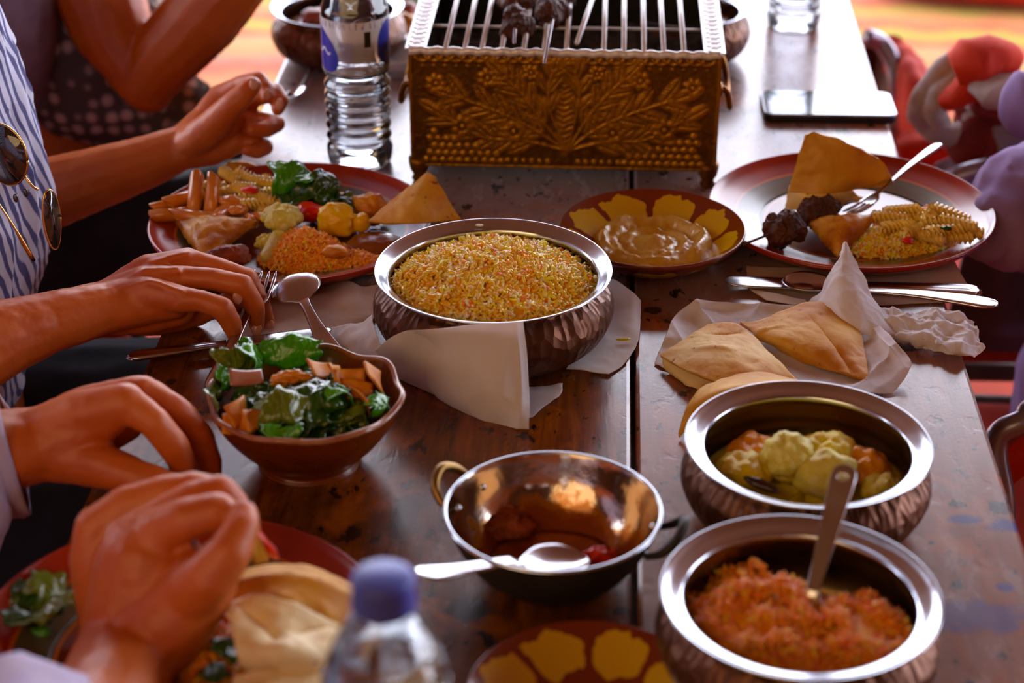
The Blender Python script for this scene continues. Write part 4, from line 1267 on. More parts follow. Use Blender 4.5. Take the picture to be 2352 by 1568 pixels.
skewer('wooden skewer with two charred meat chunks on the right plate', P(1706, 562, .028), P(1960, 462, .020), [(.36, .0145, 9), (.66, .0150, 11)], srad=.0011, seed=60)
samosa('samosa', 'dark golden samosa in the middle of the right plate', [P(1848, 507, .024), P(2020, 496, .028), P(1925, 595, .009)], .026, 'pastry', 8)
heap('plate_rice', 'orange and yellow rice spread on the right plate front', (*P(2065, 562, .006).to_2d(), 0), .058, .026, .006, .024, 1900, .0078, .0012, 'rice', 31, .003, rot=.08, pw=1.6)
heap('plate_rice', 'yellow rice mixed under the fusilli on the right plate', (*P(2135, 530, .006).to_2d(), 0), .048, .032, .006, .026, 1900, .0078, .0012, 'orange_rice', 32, .003, pw=1.6)
G1 = 'fusilli spirals on the right plate'
for k, (px, py, h, rz, ry) in enumerate([(2070, 485, .030, .25, 0), (2045, 500, .028, .1, .1), (2100, 498, .026, -.4, 0), (2060, 520, .026, .5, .1), (2098, 530, .026, .9, .2), (2185, 492, .034, -.4, .2), (2160, 510, .030, -.1, 0), (2200, 512, .032, -.3, .1), (2142, 488, .032, 1.3, .2), (2170, 530, .028, .2, 0), (2215, 530, .024, -.3, 0), (2130, 540, .024, -.6, 0), (2190, 545, .022, 0, 0)]):
    piece('fusilli', 'f', fusillivf(), 'fusilli', P(px, py, h), (rgm.uniform(0, 6), ry, rz), 'yellow fusilli spiral at the right of the right plate', 'pasta', G1, 1.0)
blob('herb_bit', 'dark green herb bit on the fusilli of the right plate', 'herb', P(2174, 524, .034), (.005, .002, .002), 'leaf', 3, .3, 2, sub=3)
blob('tomato_bit', 'red tomato bit between rice and fusilli on the right plate', 'tomato', P(2085, 552, .024), (.005, .004, .003), 'pepper', 4, .3, 2, sub=3)
fork(PY(2160, 335, 1.655), P(1952, 497, .014), 'steel fork with raised handle resting on the right plate', .25)

# near plate food
def tg(o, l, c): return tag(o, l, c)
tg(sheet('flatbread_fold', [[(540, 1322, .040), (620, 1306, .046), (720, 1318, .044), (835, 1362, .030)], [(540, 1360, .046), (630, 1348, .052), (730, 1368, .048), (832, 1400, .034)], [(545, 1400, .044), (640, 1400, .050), (740, 1420, .046), (828, 1446, .032)], [(552, 1440, .034), (650, 1450, .036), (745, 1470, .034), (815, 1480, .024)]], 40, 40, M['bread_dark'], .003, .001, 30, 24, .0006, 90, crum=.003, kf=22, folds=[((545, 1345, .05), (830, 1385, .04), .006, .006)]), 'golden outer fold of flatbread on the nearest plate', 'flatbread')
tg(sheet('flatbread_fold', [[(528, 1398, .050), (600, 1380, .058), (700, 1400, .056), (815, 1440, .040)], [(540, 1450, .052), (620, 1440, .060), (720, 1462, .056), (818, 1485, .038)], [(560, 1500, .048), (640, 1500, .058), (730, 1510, .052), (805, 1515, .034)], [(590, 1530, .034), (650, 1540, .040), (735, 1540, .038), (790, 1532, .026)]], 44, 44, M['bread_pale'], .003, .0012, 26, 25, .0006, 90, crum=.012, kf=24, folds=[((560, 1420, .05), (640, 1500, .05), -.010, .006), ((640, 1480, .05), (800, 1450, .04), -.010, .008)]), 'pale crumpled flatbread fold in front on the nearest plate', 'flatbread')
tg(sheet('flatbread_fold', [[(545, 1560, .034), (640, 1545, .044), (740, 1550, .040), (815, 1540, .026)], [(540, 1610, .030), (640, 1600, .040), (740, 1600, .036), (820, 1590, .022)], [(560, 1660, .012), (640, 1660, .014), (740, 1655, .014), (800, 1640, .012)]], 36, 36, M['bread_pale'], .003, .0018, 30, 26, .0006, 90, crum=.006, kf=26), 'pale lower flatbread roll at the bottom edge of the picture', 'flatbread')
heap('orange_filling', 'orange vegetable filling spilling beside the flatbread on the nearest plate', (*P(505, 1520, .01).to_2d(), 0), .022, .040, .005, .030, 500, .011, .0018, 'carrot', 41, .004, catg='vegetables')
for k, (px, py) in enumerate([(520, 1480), (490, 1540), (545, 1500)]):
    leaf('herb_leaf', 30 + k, P(px, py, .034), (.3, .2, k), 'leaf', ['upper dark herb leaf in the orange filling of the nearest plate', 'lowest dark herb leaf in the orange filling of the nearest plate', 'dark herb leaf touching the flatbread in the orange filling'][k], 'herb leaves in the orange filling', .018, .007, 30 + k)
for k, (px, py) in enumerate([(85, 1375), (110, 1340), (70, 1400), (120, 1385)]):
    leaf('lettuce_leaf', 40 + k, P(px, py, .016 + .004 * k), (.5, .2, 1.3 * k), 'leaf_y' if k % 2 else 'leaf', ['dark lettuce leaf at the bottom of the clump on the nearest plate', 'olive lettuce leaf second from below in the clump on the nearest plate', 'dark lettuce leaf second from the top in the clump on the nearest plate', 'olive lettuce leaf on top of the clump on the nearest plate'][k], 'lettuce at the left of the nearest plate', .034, .014, 40 + k)
blob('lettuce_rib', 'small light green bit on the taupe band of the nearest plate', 'lettuce', P(98, 1450, .014), (.006, .004, .003), 'leaf_b', 3, .3, 2, sub=3)

# ------------------------------------------------------------------ salad bowl
SC = (-.2066, 1.1624)
t = thing('salad_bowl', 'brown glazed clay bowl with wavy rim full of green salad', 'bowl', V2(*SC))
def wv_(a, r, z, j):
    q = (z / .055) ** 2
    return r * (1 + .026 * q * math.cos(8 * a + .6)), z + .0017 * q * math.cos(8 * a + .6) + .0010 * q * math.sin(3 * a)
pr = spline([(.0001, 0, 0), (.034, 0, 0), (.036, .002, 0), (.036, .006, 0), (.050, .020, 0), (.062, .037, 0), (.069, .054, 0)], 40)
mesh('outer_wall', *lathe([(p.x, p.y) for p in pr], 160, wv_), M['clay'], t)
pr = spline([(.0655, .054, 0), (.058, .037, 0), (.046, .020, 0), (.030, .009, 0), (.0001, .008, 0)], 30)
mesh('inner_wall', *lathe([(p.x, p.y) for p in pr], 160, wv_), M['clay'], t)
mesh('rim', *lathe([(.0672 + .0023 * math.cos(q), .0545 + .0024 * math.sin(q)) for q in [2 * PI * k / 10 for k in range(11)]], 200, lambda a, r, z, j: (r + .0672 * .026 * math.cos(8 * a + .6), z + .0017 * math.cos(8 * a + .6) + .0010 * math.sin(3 * a))), M['clayrim'], t)
rl = random.Random(77)
G1 = 'lettuce pieces inside the salad bowl'
for k in range(46):
    a = rl.uniform(0, 2 * PI); q = math.sqrt(rl.uniform(0, 1)); r = .042 * q
    z = .051 + .012 * (1 - q * q) - rl.uniform(0, .012)
    m_ = rl.choice(['leaf', 'leaf', 'leaf', 'leaf', 'leaf_y', 'leaf'])
    leaf('lettuce_piece', 50 + k % 9, V2(SC[0] + r * math.cos(a), SC[1] + r * math.sin(a), z), (rl.uniform(-.6, 1.0), rl.uniform(-.4, .4), rl.uniform(0, 6)), m_, 'dark dressed lettuce piece tossed in the salad bowl', G1, rl.uniform(.030, .030), .013, 50 + k % 9, .6, .35)
spec = [(580, 815, .066, 'leaf_b', (1.2, .3, 1.8), .034, .013, 'bright lettuce spike standing at the back of the salad bowl'),
        (665, 805, .068, 'leaf_b', (1.0, .0, .1), .044, .012, 'long bright lettuce leaf along the back rim of the salad bowl'),
        (540, 838, .064, 'leaf_y', (1.1, .2, .6), .030, .014, 'pale olive lettuce leaf at the back left of the salad bowl'),
        (522, 865, .062, 'leaf_b', (1.2, .1, 1.2), .018, .009, 'tiny bright green leaf tip at the left of the salad bowl'),
        (505, 910, .058, 'leaf_y', (1.3, .2, 1.7), .032, .008, 'pale lettuce rib hanging over the left rim of the salad bowl'),
        (770, 895, .066, 'leaf_b', (.5, .2, 2.3), .024, .013, 'bright green leaf on top right of the salad'),
        (645, 975, .064, 'leaf_b', (.15, .0, .05), .028, .009, 'bright green leaf at the front rim of the salad bowl'),
        (875, 925, .056, 'leaf_b', (.9, .3, 1.3), .030, .009, 'frilly bright leaf against the right wall of the salad bowl'),
        (655, 925, .068, 'leaf_y', (.4, .0, .5), .040, .016, 'broad olive leaf folded across the middle of the salad'),
        (735, 900, .068, 'leaf', (.3, .1, .35), .042, .017, 'broad dark green leaf across the middle right of the salad')]
for k, (px, py, h, m_, rt, L_, W_, lab) in enumerate(spec):
    leaf('lettuce_leaf', 80 + k, P(px, py, h), rt, m_, lab, None, L_, W_, 80 + k, .6, .35)
def chipvf(w_, l_, seed):
    rg = random.Random(seed); b = rg.uniform(.5, 1.2); tw = rg.uniform(-.3, .3)
    def fn(u, v):
        x, y = (u - .5) * l_, (v - .5) * w_ * (1 - .45 * u * (seed % 2))
        return (x, y, b * 22 * x * x * (1 if seed % 3 else -1) + tw * x * y * 60)
    return grid(fn, 10, 8)
chips = [(770, 858, .069, 1.5, 'upright square bread chip at the back right of the salad'), (800, 875, .066, .4, 'folded bread chip right of the upright one'), (820, 893, .064, .2, 'bread chip lying over the lettuce at the right'), (858, 868, .066, 1.9, 'brown bread chip leaning on the right rim of the salad bowl'), (735, 850, .066, .9, 'small yellow-brown bread chip at the back of the salad'),
         (553, 945, .062, 1.2, 'orange bread chip at the left of the salad'), (590, 960, .060, .8, 'second orange bread chip beside it towards the middle'), (548, 972, .056, .1, 'yellow bread chip on the left front rim of the salad bowl'), (830, 912, .060, 2.4, 'curled bread chip at the right wall of the salad bowl')]
for k, (px, py, h, rz, lab) in enumerate(chips):
    o = mesh('bread_chip', *chipvf(.017, .022, k + 1), M['chip'], None, True, loc=P(px, py, h)); o.rotation_euler = (rl.uniform(.4, 1.2), rl.uniform(-.5, .5), rz); solid(o, .0016, 0)
    tag(o, lab, 'bread chip')
blob('bacon_crumb', 'crinkled reddish crust piece in the centre back of the salad', 'crumb', P(662, 868, .070), (.012, .006, .004), 'chip', 5, .45, 2.5, rot=(0, 0, .2))
o = mesh('onion_slice', *chipvf(.013, .023, 4), M['pink'], None, True, loc=P(565, 868, .069)); o.rotation_euler = (.4, .1, .3); solid(o, .0014, 0); tag(o, 'pink-brown onion slice at the back left of the salad', 'onion')

# ------------------------------------------------------------------ napkins, paper and bread on the table
def S(name, label, catg, ctrl, nu, nv, mat, *a, **k):
    return tag(sheet(name, ctrl, nu, nv, M[mat], *a, **k), label, catg)
S('napkin', 'large white paper napkin propped against the front of the middle copper bowl', 'napkin',
  [[(862, 806, .030), (905, 770, .048), (960, 754, .058), (1060, 747, .067), (1150, 742, .071), (1202, 738, .072)],
   [(872, 828, .018), (915, 800, .036), (975, 795, .042), (1070, 800, .049), (1150, 805, .052), (1210, 808, .050)],
   [(884, 842, .010), (925, 836, .020), (990, 845, .026), (1080, 860, .030), (1150, 880, .030), (1214, 885, .027)],
   [(893, 850, .005), (935, 862, .010), (1000, 888, .011), (1085, 915, .012), (1155, 940, .012), (1217, 950, .011)],
   [(900, 856, .001), (940, 880, .001), (1005, 910, .001), (1090, 942, .001), (1155, 965, .001), (1219, 984, .001)]], 90, 120, 'napkin', .0004, .0006, 22, 3, .0002, 90, folds=[((880, 845, .02), (1200, 800, .05), -.010, .010), ((900, 800, .04), (1100, 760, .06), .006, .012), ((920, 850, .02), (1210, 900, .03), .008, .009), ((1188, 745, .07), (1200, 960, .01), .006, .005)], crum=.003, kf=18)
S('napkin', 'white napkin flap lying between the spoon and the copper bowl', 'napkin',
  [[(752, 752, .003), (790, 746, .010), (830, 742, .018), (855, 722, .030)], [(765, 785, .003), (805, 775, .012), (845, 775, .022), (872, 780, .030)], [(785, 812, .002), (825, 812, .008), (860, 818, .018), (888, 826, .020)], [(820, 838, .001), (850, 845, .003), (875, 848, .006), (905, 852, .004)]], 50, 60, 'napkin', .0004, .0006, 35, 8, .0002, 90, crum=.004, kf=28)
S('napkin_corner', 'small torn napkin corner on the table under the propped napkin', 'napkin',
  [[(1150, 885, .001), (1220, 888, .0015), (1292, 880, .003)], [(1150, 920, .001), (1220, 912, .0015), (1288, 906, .002)], [(1160, 955, .001), (1215, 962, .001), (1240, 940, .001)]], 26, 30, 'napkin', .0003, .0008, 40, 5, .0002, 90, tear=.001)
S('napkin', 'white napkin with embossed border sticking out right of the middle copper bowl', 'napkin',
  [[(1380, 640, .004), (1412, 643, .014), (1450, 668, .018), (1472, 690, .012)], [(1370, 700, .003), (1410, 710, .008), (1450, 722, .010), (1470, 725, .006)], [(1350, 770, .001), (1390, 775, .002), (1435, 780, .003), (1466, 782, .004)], [(1320, 820, .001), (1360, 825, .001), (1405, 830, .001), (1435, 835, .001)], [(1300, 850, .001), (1335, 852, .001), (1370, 858, .001), (1398, 862, .001)]], 70, 50, 'napkin', .0004, .0004, 35, 9, .0002, 90, crum=.0028, kf=24)
S('napkin', 'pinkish brown napkin lying under the fork, knife and spoon on the left', 'napkin',
  [[(575, 650, .001), (640, 646, .001), (720, 648, .004), (790, 644, .008), (830, 660, .006), (872, 656, .003)], [(560, 700, .001), (640, 690, .002), (720, 690, .006), (800, 690, .009), (838, 690, .006), (872, 690, .003)], [(545, 745, .001), (630, 740, .002), (710, 738, .003), (780, 730, .005), (830, 730, .004), (866, 720, .002)], [(530, 785, .001), (620, 788, .001), (700, 780, .002), (760, 772, .003), (810, 756, .002), (850, 745, .001)]], 70, 110, 'napkin_brown', .0004, .0004, 26, 12, .0002, 90, crum=.0034, kf=18)
S('napkin', 'crumpled white napkin edge poking out above the salad bowl', 'napkin',
  [[(600, 792, .003), (640, 780, .007), (680, 775, .008), (750, 778, .004)], [(600, 806, .001), (650, 800, .004), (700, 800, .003), (760, 800, .001)]], 20, 50, 'napkin', .0004, .0014, 60, 13, .0002, 90)
S('napkin', 'tan napkin spread flat under the right-hand knife and spoon', 'napkin',
  [[(1714, 612, .001), (1830, 614, .001), (1960, 616, .001), (2080, 606, .001), (2188, 592, .002)], [(1716, 636, .001), (1830, 640, .001), (1960, 640, .001), (2090, 632, .002), (2205, 625, .002)], [(1722, 664, .001), (1840, 668, .001), (1970, 668, .001), (2100, 664, .001), (2225, 660, .001)], [(1760, 690, .001), (1860, 700, .001), (1980, 702, .001), (2110, 698, .001), (2240, 694, .001)]], 60, 120, 'napkin_brown', .0004, .0005, 26, 15, .00015, 90)
S('napkin_corner', 'pale napkin corner under the bowl of the right spoon', 'napkin',
  [[(1724, 666, .0022), (1790, 676, .004), (1850, 690, .003)], [(1760, 690, .0018), (1810, 700, .002), (1860, 706, .0018)]], 16, 30, 'napkin', .0003, .0008, 50, 16)
S('napkin', 'finely crumpled white napkin hanging over the right table edge', 'napkin',
  [[(2010, 705, .006), (2070, 708, .010), (2140, 714, .011), (2200, 722, .010), (2240, 735, .006)], [(2000, 735, .004), (2070, 740, .010), (2140, 745, .012), (2205, 752, .010), (2250, 770, .004)], [(2005, 760, .003), (2080, 770, .009), (2150, 782, .012), (2210, 790, .010), (2260, 800, .001)], [(2040, 772, .002), (2110, 792, .003), (2160, 805, .004), (2205, 818, .003), (2235, 824, .000)]], 90, 120, 'napkin', .0004, .0010, 46, 21, .0004, 120, zmin=-.002, crum=.011, kf=58)
S('napkin', 'tall peaked white napkin standing over the right-hand spoon', 'napkin',
  [[(1932, 580, .048), (1941, 557, .055), (1948, 566, .053), (1958, 590, .047)], [(1912, 620, .036), (1935, 605, .045), (1958, 610, .044), (1984, 628, .036)], [(1886, 665, .018), (1925, 655, .034), (1965, 655, .034), (2002, 675, .022)], [(1858, 702, .003), (1915, 700, .024), (1975, 702, .024), (2022, 722, .012)], [(1900, 712, .002), (1940, 735, .016), (1995, 745, .014), (2060, 760, .006)], [(1950, 740, .001), (1975, 765, .006), (2020, 775, .006), (2090, 782, .003)]], 110, 70, 'napkin', .0004, .0010, 42, 23, .0003, 100, crum=.0048, kf=36)
S('wrapping_paper', 'crinkled white sheet of paper under the folded flatbread at right', 'paper',
  [[(1598, 690, .012), (1700, 697, .006), (1830, 703, .004), (1950, 712, .004), (2005, 738, .008)], [(1552, 722, .008), (1640, 725, .002), (1800, 740, .001), (1960, 755, .002), (2055, 785, .014)], [(1530, 770, .006), (1620, 780, .001), (1800, 790, .001), (1970, 800, .002), (2092, 828, .014)], [(1512, 810, .003), (1610, 830, .001), (1800, 850, .001), (1980, 860, .003), (2088, 855, .010)], [(1503, 836, .001), (1600, 876, .001), (1780, 905, .001), (1950, 905, .002), (2050, 905, .001)]], 110, 150, 'paper', .0004, .0006, 24, 27, .0002, 60, crum=.0055, kf=24, folds=[((1600, 700, .01), (1640, 760, 0), .006, .004), ((2000, 740, .01), (2080, 850, .01), .006, .005), ((1960, 900, .0), (2085, 800, .01), .005, .004), ((1540, 760, .0), (1600, 860, 0), .005, .004), ((1760, 700, 0), (1700, 760, 0), .004, .004)])
S('flatbread', 'folded flatbread quarter with brown baked skin, right one on the paper', 'flatbread',
  [[(1700, 748, 0.0082), (1740, 742, 0.0109), (1778, 728, 0.0122), (1845, 702, 0.0163), (1905, 703, 0.0156), (1966, 738, 0.0095)], [(1735, 768, 0.0095), (1780, 775, 0.0136), (1830, 765, 0.0163), (1880, 758, 0.0177), (1930, 765, 0.0150), (1978, 792, 0.0068)], [(1775, 785, 0.0082), (1815, 798, 0.0109), (1850, 805, 0.0122), (1895, 812, 0.0122), (1940, 822, 0.0095), (1987, 838, 0.0048)], [(1810, 805, 0.0030), (1850, 826, 0.0041), (1885, 840, 0.0048), (1925, 858, 0.0048), (1960, 868, 0.0041), (1995, 880, 0.0030)]], 70, 90, 'bread_dark', .0026, .0008, 26, 31, .0004, 120, crum=.0030, kf=26, folds=[((1860, 725, .02), (1955, 850, .01), -.0022, .003), ((1925, 800, .015), (1975, 870, .006), -.0025, .003), ((1720, 762, .014), (1800, 742, .02), .0025, .003)])
S('flatbread', 'lighter folded flatbread with scorched rim, left one on the paper', 'flatbread',
  [[(1625, 752, 0.0130), (1660, 748, 0.0158), (1692, 751, 0.0173), (1716, 768, 0.0173), (1740, 790, 0.0144)], [(1580, 784, 0.0115), (1635, 786, 0.0187), (1690, 798, 0.0209), (1735, 815, 0.0187), (1778, 828, 0.0101)], [(1545, 808, 0.0086), (1605, 822, 0.0173), (1680, 842, 0.0202), (1745, 852, 0.0173), (1806, 856, 0.0086)], [(1520, 824, 0.0050), (1570, 850, 0.0101), (1640, 880, 0.0130), (1720, 888, 0.0130), (1832, 884, 0.0043)]], 70, 90, 'bread', .0028, .0007, 28, 33, .0004, 120, crum=.0026, kf=28, folds=[((1625, 765, .02), (1700, 752, .025), -.003, .003), ((1600, 800, .02), (1680, 790, .03), .003, .005)])
S('flatbread', 'yellowish under-layer of flatbread peeking out below the lighter one', 'flatbread',
  [[(1523, 826, .005), (1600, 855, .008), (1700, 880, .008)], [(1530, 842, .003), (1600, 880, .005), (1690, 900, .006)], [(1560, 862, .002), (1610, 898, .003), (1680, 912, .004)]], 30, 50, 'bread_pale', .0022, .0008, 40, 34, .0003, 120)
S('flatbread', 'dark golden flatbread bulging behind the cauliflower bowl', 'flatbread',
  [[(1690, 868, .022), (1760, 866, .024), (1810, 876, .020), (1850, 886, .010)], [(1622, 890, .024), (1690, 884, .034), (1770, 884, .034), (1850, 896, .016)], [(1588, 930, .018), (1640, 910, .036), (1700, 898, .040), (1800, 898, .030)], [(1572, 968, .008), (1605, 940, .022), (1650, 922, .034), (1720, 905, .036)], [(1562, 1006, .001), (1588, 970, .010), (1625, 940, .022), (1680, 922, .028)]], 70, 70, 'bread_dark', .0026, .0010, 30, 35, .0004, 120, crum=.0022, kf=24)

# ------------------------------------------------------------------ cutlery
knife(P(296, 822, .006), P(760, 762, .007), 'steel table knife overhanging the left table edge under the fork')
fork(P(487, 905, .004), P(612, 632, .033), 'steel fork pinched by the hand with tines on the left plate rim', 0.0)
_s = spoon(P(784, 850, .006), P(664, 626, .036), 'steel spoon lying face down against the left plate rim', PI * .93, name='spoon'); _s.scale = (_s.scale[0], _s.scale[0] * 1.65, _s.scale[0] * 1.3)
knife(P(2248, 672, .004), P(1662, 650, .004), 'steel table knife across the right-hand tan napkin')
spoon(P(2290, 708, .009), P(1796, 652, .006), 'steel spoon under the peaked napkin at right', 0)
piece('rice_grain', 'g', blobvf((.006, .0014, .0012), .05, 1, 1, 3), 'caul_y', P(1432, 779, .006), (0, 0, .1), 'single yellow rice grain on the napkin right of the middle bowl', 'rice')

piece('rice_grain', 'g2', blobvf((.0034, .0014, .0011), .05, 1, 1, 3), 'bone', P(1101, 517, .0665), (0, 0, 0), 'single white rice grain stuck on the far rim of the middle copper bowl', 'rice')
# ------------------------------------------------------------------ phone
c0 = (P(1748, 215, .01) + P(2055, 262, .01)) / 2
t = thing('phone', 'black smartphone lying face up near the right table edge', 'phone', V2(.2275, 1.863), math.radians(.8))
def rrect(hx, hy, r, z0, z1, seg=8):
    pts = []
    for cx, cy, a0 in ((hx - r, hy - r, 0), (-hx + r, hy - r, PI / 2), (-hx + r, -hy + r, PI), (hx - r, -hy + r, 1.5 * PI)):
        for k in range(seg + 1):
            a = a0 + PI / 2 * k / seg; pts.append((cx + r * math.cos(a), cy + r * math.sin(a)))
    n = len(pts)
    V = [(x, y, z0) for x, y in pts] + [(x, y, z1) for x, y in pts]
    return V, [tuple(range(n - 1, -1, -1)), tuple(range(n, 2 * n))] + [(k, (k + 1) % n, n + (k + 1) % n, n + k) for k in range(n)]
o = mesh('case', *rrect(.0675, .0345, .010, .0, .0085), M['blackcase'], t, False); bev(o, .002, 3)
o = mesh('steel_band', *rrect(.0668, .0338, .0095, .0078, .0092), M['cutlery'], t, False)
o = mesh('screen_glass', *rrect(.0660, .0330, .0090, .0090, .0096), M['glassblack'], t, False)
mesh('speaker_slot', *rrect(.0006, .0060, .0005, .0096, .00975), M['tube'], t, False).location.x = -.060

# ------------------------------------------------------------------ bottles
def clear(name, tint=(.93, .96, 1.0), tr=.86):
    s = NT(name)
    fr = s.n('Fresnel', i_IOR=1.5)
    tb = s.n('BsdfTransparent', i_Color=(*tint, 1)); gl = s.n('BsdfGlossy', i_Color=(1, 1, 1, 1), i_Roughness=.04)
    mx = s.n('MixShader', i_0=s.math('MULTIPLY', fr.outputs[0], 1.3, clamp=True)); s.put(mx.inputs[1], tb.outputs[0]); s.put(mx.inputs[2], gl.outputs[0])
    s.put(s.o.inputs[0], mx.outputs[0]); return s.m
M['pet'] = clear('clear_plastic')
s = NT('drinking_water'); s.set(Base_Color=(.93, .96, 1.0), Transmission_Weight=1.0, Roughness=.0, IOR=1.33); M['water'] = s.m
def label_mat():
    s = NT('printed_label')
    v = s.obj(); sx = s.n('SeparateXYZ'); s.put(sx.inputs[0], v)
    a = s.math('ARCTAN2', sx.outputs[1], sx.outputs[0]); z = sx.outputs[2]
    # blue ovals left and right of the panel, pale panel with a barcode between
    def oval(a0, z0, ra, rz, tilt=0):
        da = s.math('SUBTRACT', a, a0); dz = s.math('SUBTRACT', z, z0)
        dz = s.math('ADD', dz, s.math('MULTIPLY', da, tilt))
        q = s.math('ADD', s.math('POWER', s.math('ABSOLUTE', s.math('DIVIDE', da, ra)), 2), s.math('POWER', s.math('ABSOLUTE', s.math('DIVIDE', dz, rz)), 2))
        return s.math('LESS_THAN', q, 1.0)
    blue = s.math('MAXIMUM', oval(-2.72, .122, .75, .020, .012), oval(-.25, .126, .5, .022))
    wave = s.math('MULTIPLY', s.math('LESS_THAN', s.math('ABSOLUTE', s.math('SUBTRACT', z, s.math('ADD', .120, s.math('MULTIPLY', s.math('SINE', s.math('MULTIPLY', a, 14)), .0022)))), .0011), oval(-2.62, .120, .35, .01))
    bar = s.math('MULTIPLY', s.math('MULTIPLY', s.math('GREATER_THAN', s.math('SINE', s.math('MULTIPLY', z, 3900)), .1), s.math('LESS_THAN', s.math('ABSOLUTE', s.math('SUBTRACT', a, -1.72)), .20)), s.math('LESS_THAN', s.math('ABSOLUTE', s.math('SUBTRACT', z, .118)), .014))
    blk = s.math('MULTIPLY', s.math('LESS_THAN', s.math('ABSOLUTE', s.math('SUBTRACT', a, -1.08)), .10), s.math('LESS_THAN', s.math('ABSOLUTE', s.math('SUBTRACT', z, .134)), .0075))
    fine = s.math('MULTIPLY', s.math('GREATER_THAN', s.noise(s.obj((700, 700, 60)), 1.0, 1), .60), s.math('LESS_THAN', s.math('ABSOLUTE', s.math('SUBTRACT', z, .147)), .003))
    c = s.mix(blue, (.80, .80, .80), (.04, .05, .33))
    c = s.mix(wave, c, (.75, .8, .85))
    c = s.mix(bar, c, (.30, .27, .50)); c = s.mix(fine, c, (.2, .2, .3)); c = s.mix(blk, c, (.01, .01, .005))
    s.set(Base_Color=c, Roughness=.3)
    op = s.math('MAXIMUM', s.math('MAXIMUM', blue, blk), s.math('MAXIMUM', s.math('MULTIPLY', bar, .8), s.ramp(z, [(.0, s.g(.25)), (.128, s.g(.35)), (.134, s.g(.78)), (1, s.g(.78))])))
    tb = s.n('BsdfTransparent'); mx = s.n('MixShader', i_0=op); s.put(mx.inputs[1], tb.outputs[0]); s.put(mx.inputs[2], s.b.outputs[0]); s.put(s.o.inputs[0], mx.outputs[0])
    return s.m
M['label'] = label_mat()
def bottle(label, loc, lab=True, level=.185, sc=1.0, capc=True, rz=0.0):
    t = thing('water_bottle', label, 'bottle', loc, rz)
    R_ = .0315
    pr = [(.0001, .004), (.016, .003), (.027, .0005), (.0300, .004), (R_, .012), (R_, .020)]
    z = .020
    for k in range(6):
        pr += [(R_ - .0022, z + .005), (R_, z + .0105)]; z += .0105
    pr += [(R_ - .0034, .0885), (R_ - .0034, .0925), (R_, .098), (R_, .125), (R_, .152), (R_ - .0022, .160), (.0255, .172), (.0195, .186), (.0140, .196), (.0122, .200), (.0122, .204)]
    pts = spline([(r, z, 0) for r, z in pr], 170)
    def wob(a, r, z, j):
        q = 0
        if z > .150 and z < .19: q = .0010 * math.cos(6 * a) * math.sin((z - .15) / .04 * PI)
        if z < .088: q = .0003 * math.sin(9 * a + z * 90)
        return r + q, z
    mesh('plastic_shell', *lathe([(max(p.x, 1e-5), p.y) for p in pts], 72, wob), M['pet'], t)
    wp = [p for p in pts if p.y < level]
    V, Fc = lathe([(max(p.x - .0009, 1e-5), p.y + (.0008 if p.y < .006 else 0)) for p in wp] + [(.0001, level)], 72, wob)
    mesh('water', V, Fc, M['water'], t)
    if lab:
        V, Fc = lathe([(R_ + .0005, z) for z in np.linspace(.099, .151, 12)], 96)
        mesh('paper_label', V, Fc, M['label'], t)
    if capc:
        V, Fc = lathe([(.0001, .2155), (.0125, .2155), (.0145, .2140), (.0148, .2120), (.0148, .2015), (.0152, .2005), (.0152, .1975), (.0140, .1972)], 90, lambda a, r, z, j: (r + (.0003 * math.cos(45 * a) if .2 < z < .2125 else 0), z))
        mesh('cap', V, Fc, M['bluecap'], t)
    else:
        mesh('cap', *lathe([(.0001, .2155), (.0125, .2155), (.0145, .2140), (.0148, .2015), (.0148, .1975), (.0138, .1972)], 60), M['bluecap'], t)
    return t
bottle('clear water bottle with blue and white label left of the grill', V2(-.2365, 1.706))
bottle('blue-capped water bottle nearest the camera at the bottom edge', V2(-.0975, .722), lab=False, level=.178)
bottle('unlabelled water bottle at the far right of the table behind the phone', V2(.2125, 2.128), lab=False, level=.17)

# ------------------------------------------------------------------ dishes behind
c = P(1570, 22, .055)
handi(.072, .060, (c.x, c.y), .84, 'copper and steel handi bowl behind the right side of the grill')
blob('curry', 'brown curry filling the bowl behind the grill', 'curry', V2(c.x, c.y, .036), (.056, .056, .012), 'sauce', 3, .08, 2)
c = P(775, 12, .06)
handi(.072, .060, (c.x, c.y), .84, 'copper and steel bowl of stew at the far left behind the labelled bottle')
for k, (dx, dy, m_, lab) in enumerate([(-.02, -.02, 'kofta', 'red-brown meatball in the far left bowl, the front one'), (.015, -.03, 'pepper', 'red vegetable chunk in the far left bowl'), (.0, .02, 'batter', 'golden fried piece at the back of the far left bowl'), (.03, .0, 'kofta', 'dark meatball at the right of the far left bowl')]):
    blob('stew_piece', lab, 'stew', V2(c.x + dx, c.y + dy, .050), (.016, .016, .013), m_, 80 + k, .2, 2)
blob('stew', 'thick stew filling the far left bowl', 'stew', V2(c.x, c.y, .034), (.056, .056, .012), 'sauce', 9, .08, 2)
c = P(905, 62, .012)
t = thing('white_plate', 'white oval plate of food between the bottle and the grill', 'plate', V2(c.x, c.y + .03))
mesh('plate_body', *lathe([(.0001, .004), (.045, .004), (.070, .012), (.074, .0135), (.0735, .012), (.045, .0), (.0001, 0)], 80), M['bone'], t)
for k, (px, py, m_, lab) in enumerate([(890, 45, 'kofta', 'red-brown meat piece on the white plate'), (925, 55, 'batter', 'golden fritter at the front of the white plate'), (930, 28, 'kofta', 'dark meat piece behind the fritter on the white plate'), (870, 8, 'caul_y', 'yellow cauliflower at the back of the white plate'), (930, 2, 'leaf_y', 'green vegetable piece at the back of the white plate')]):
    blob('food_piece', lab, 'food', P(px, py, .022), (.017, .013, .012), m_, 90 + k, .2, 2)
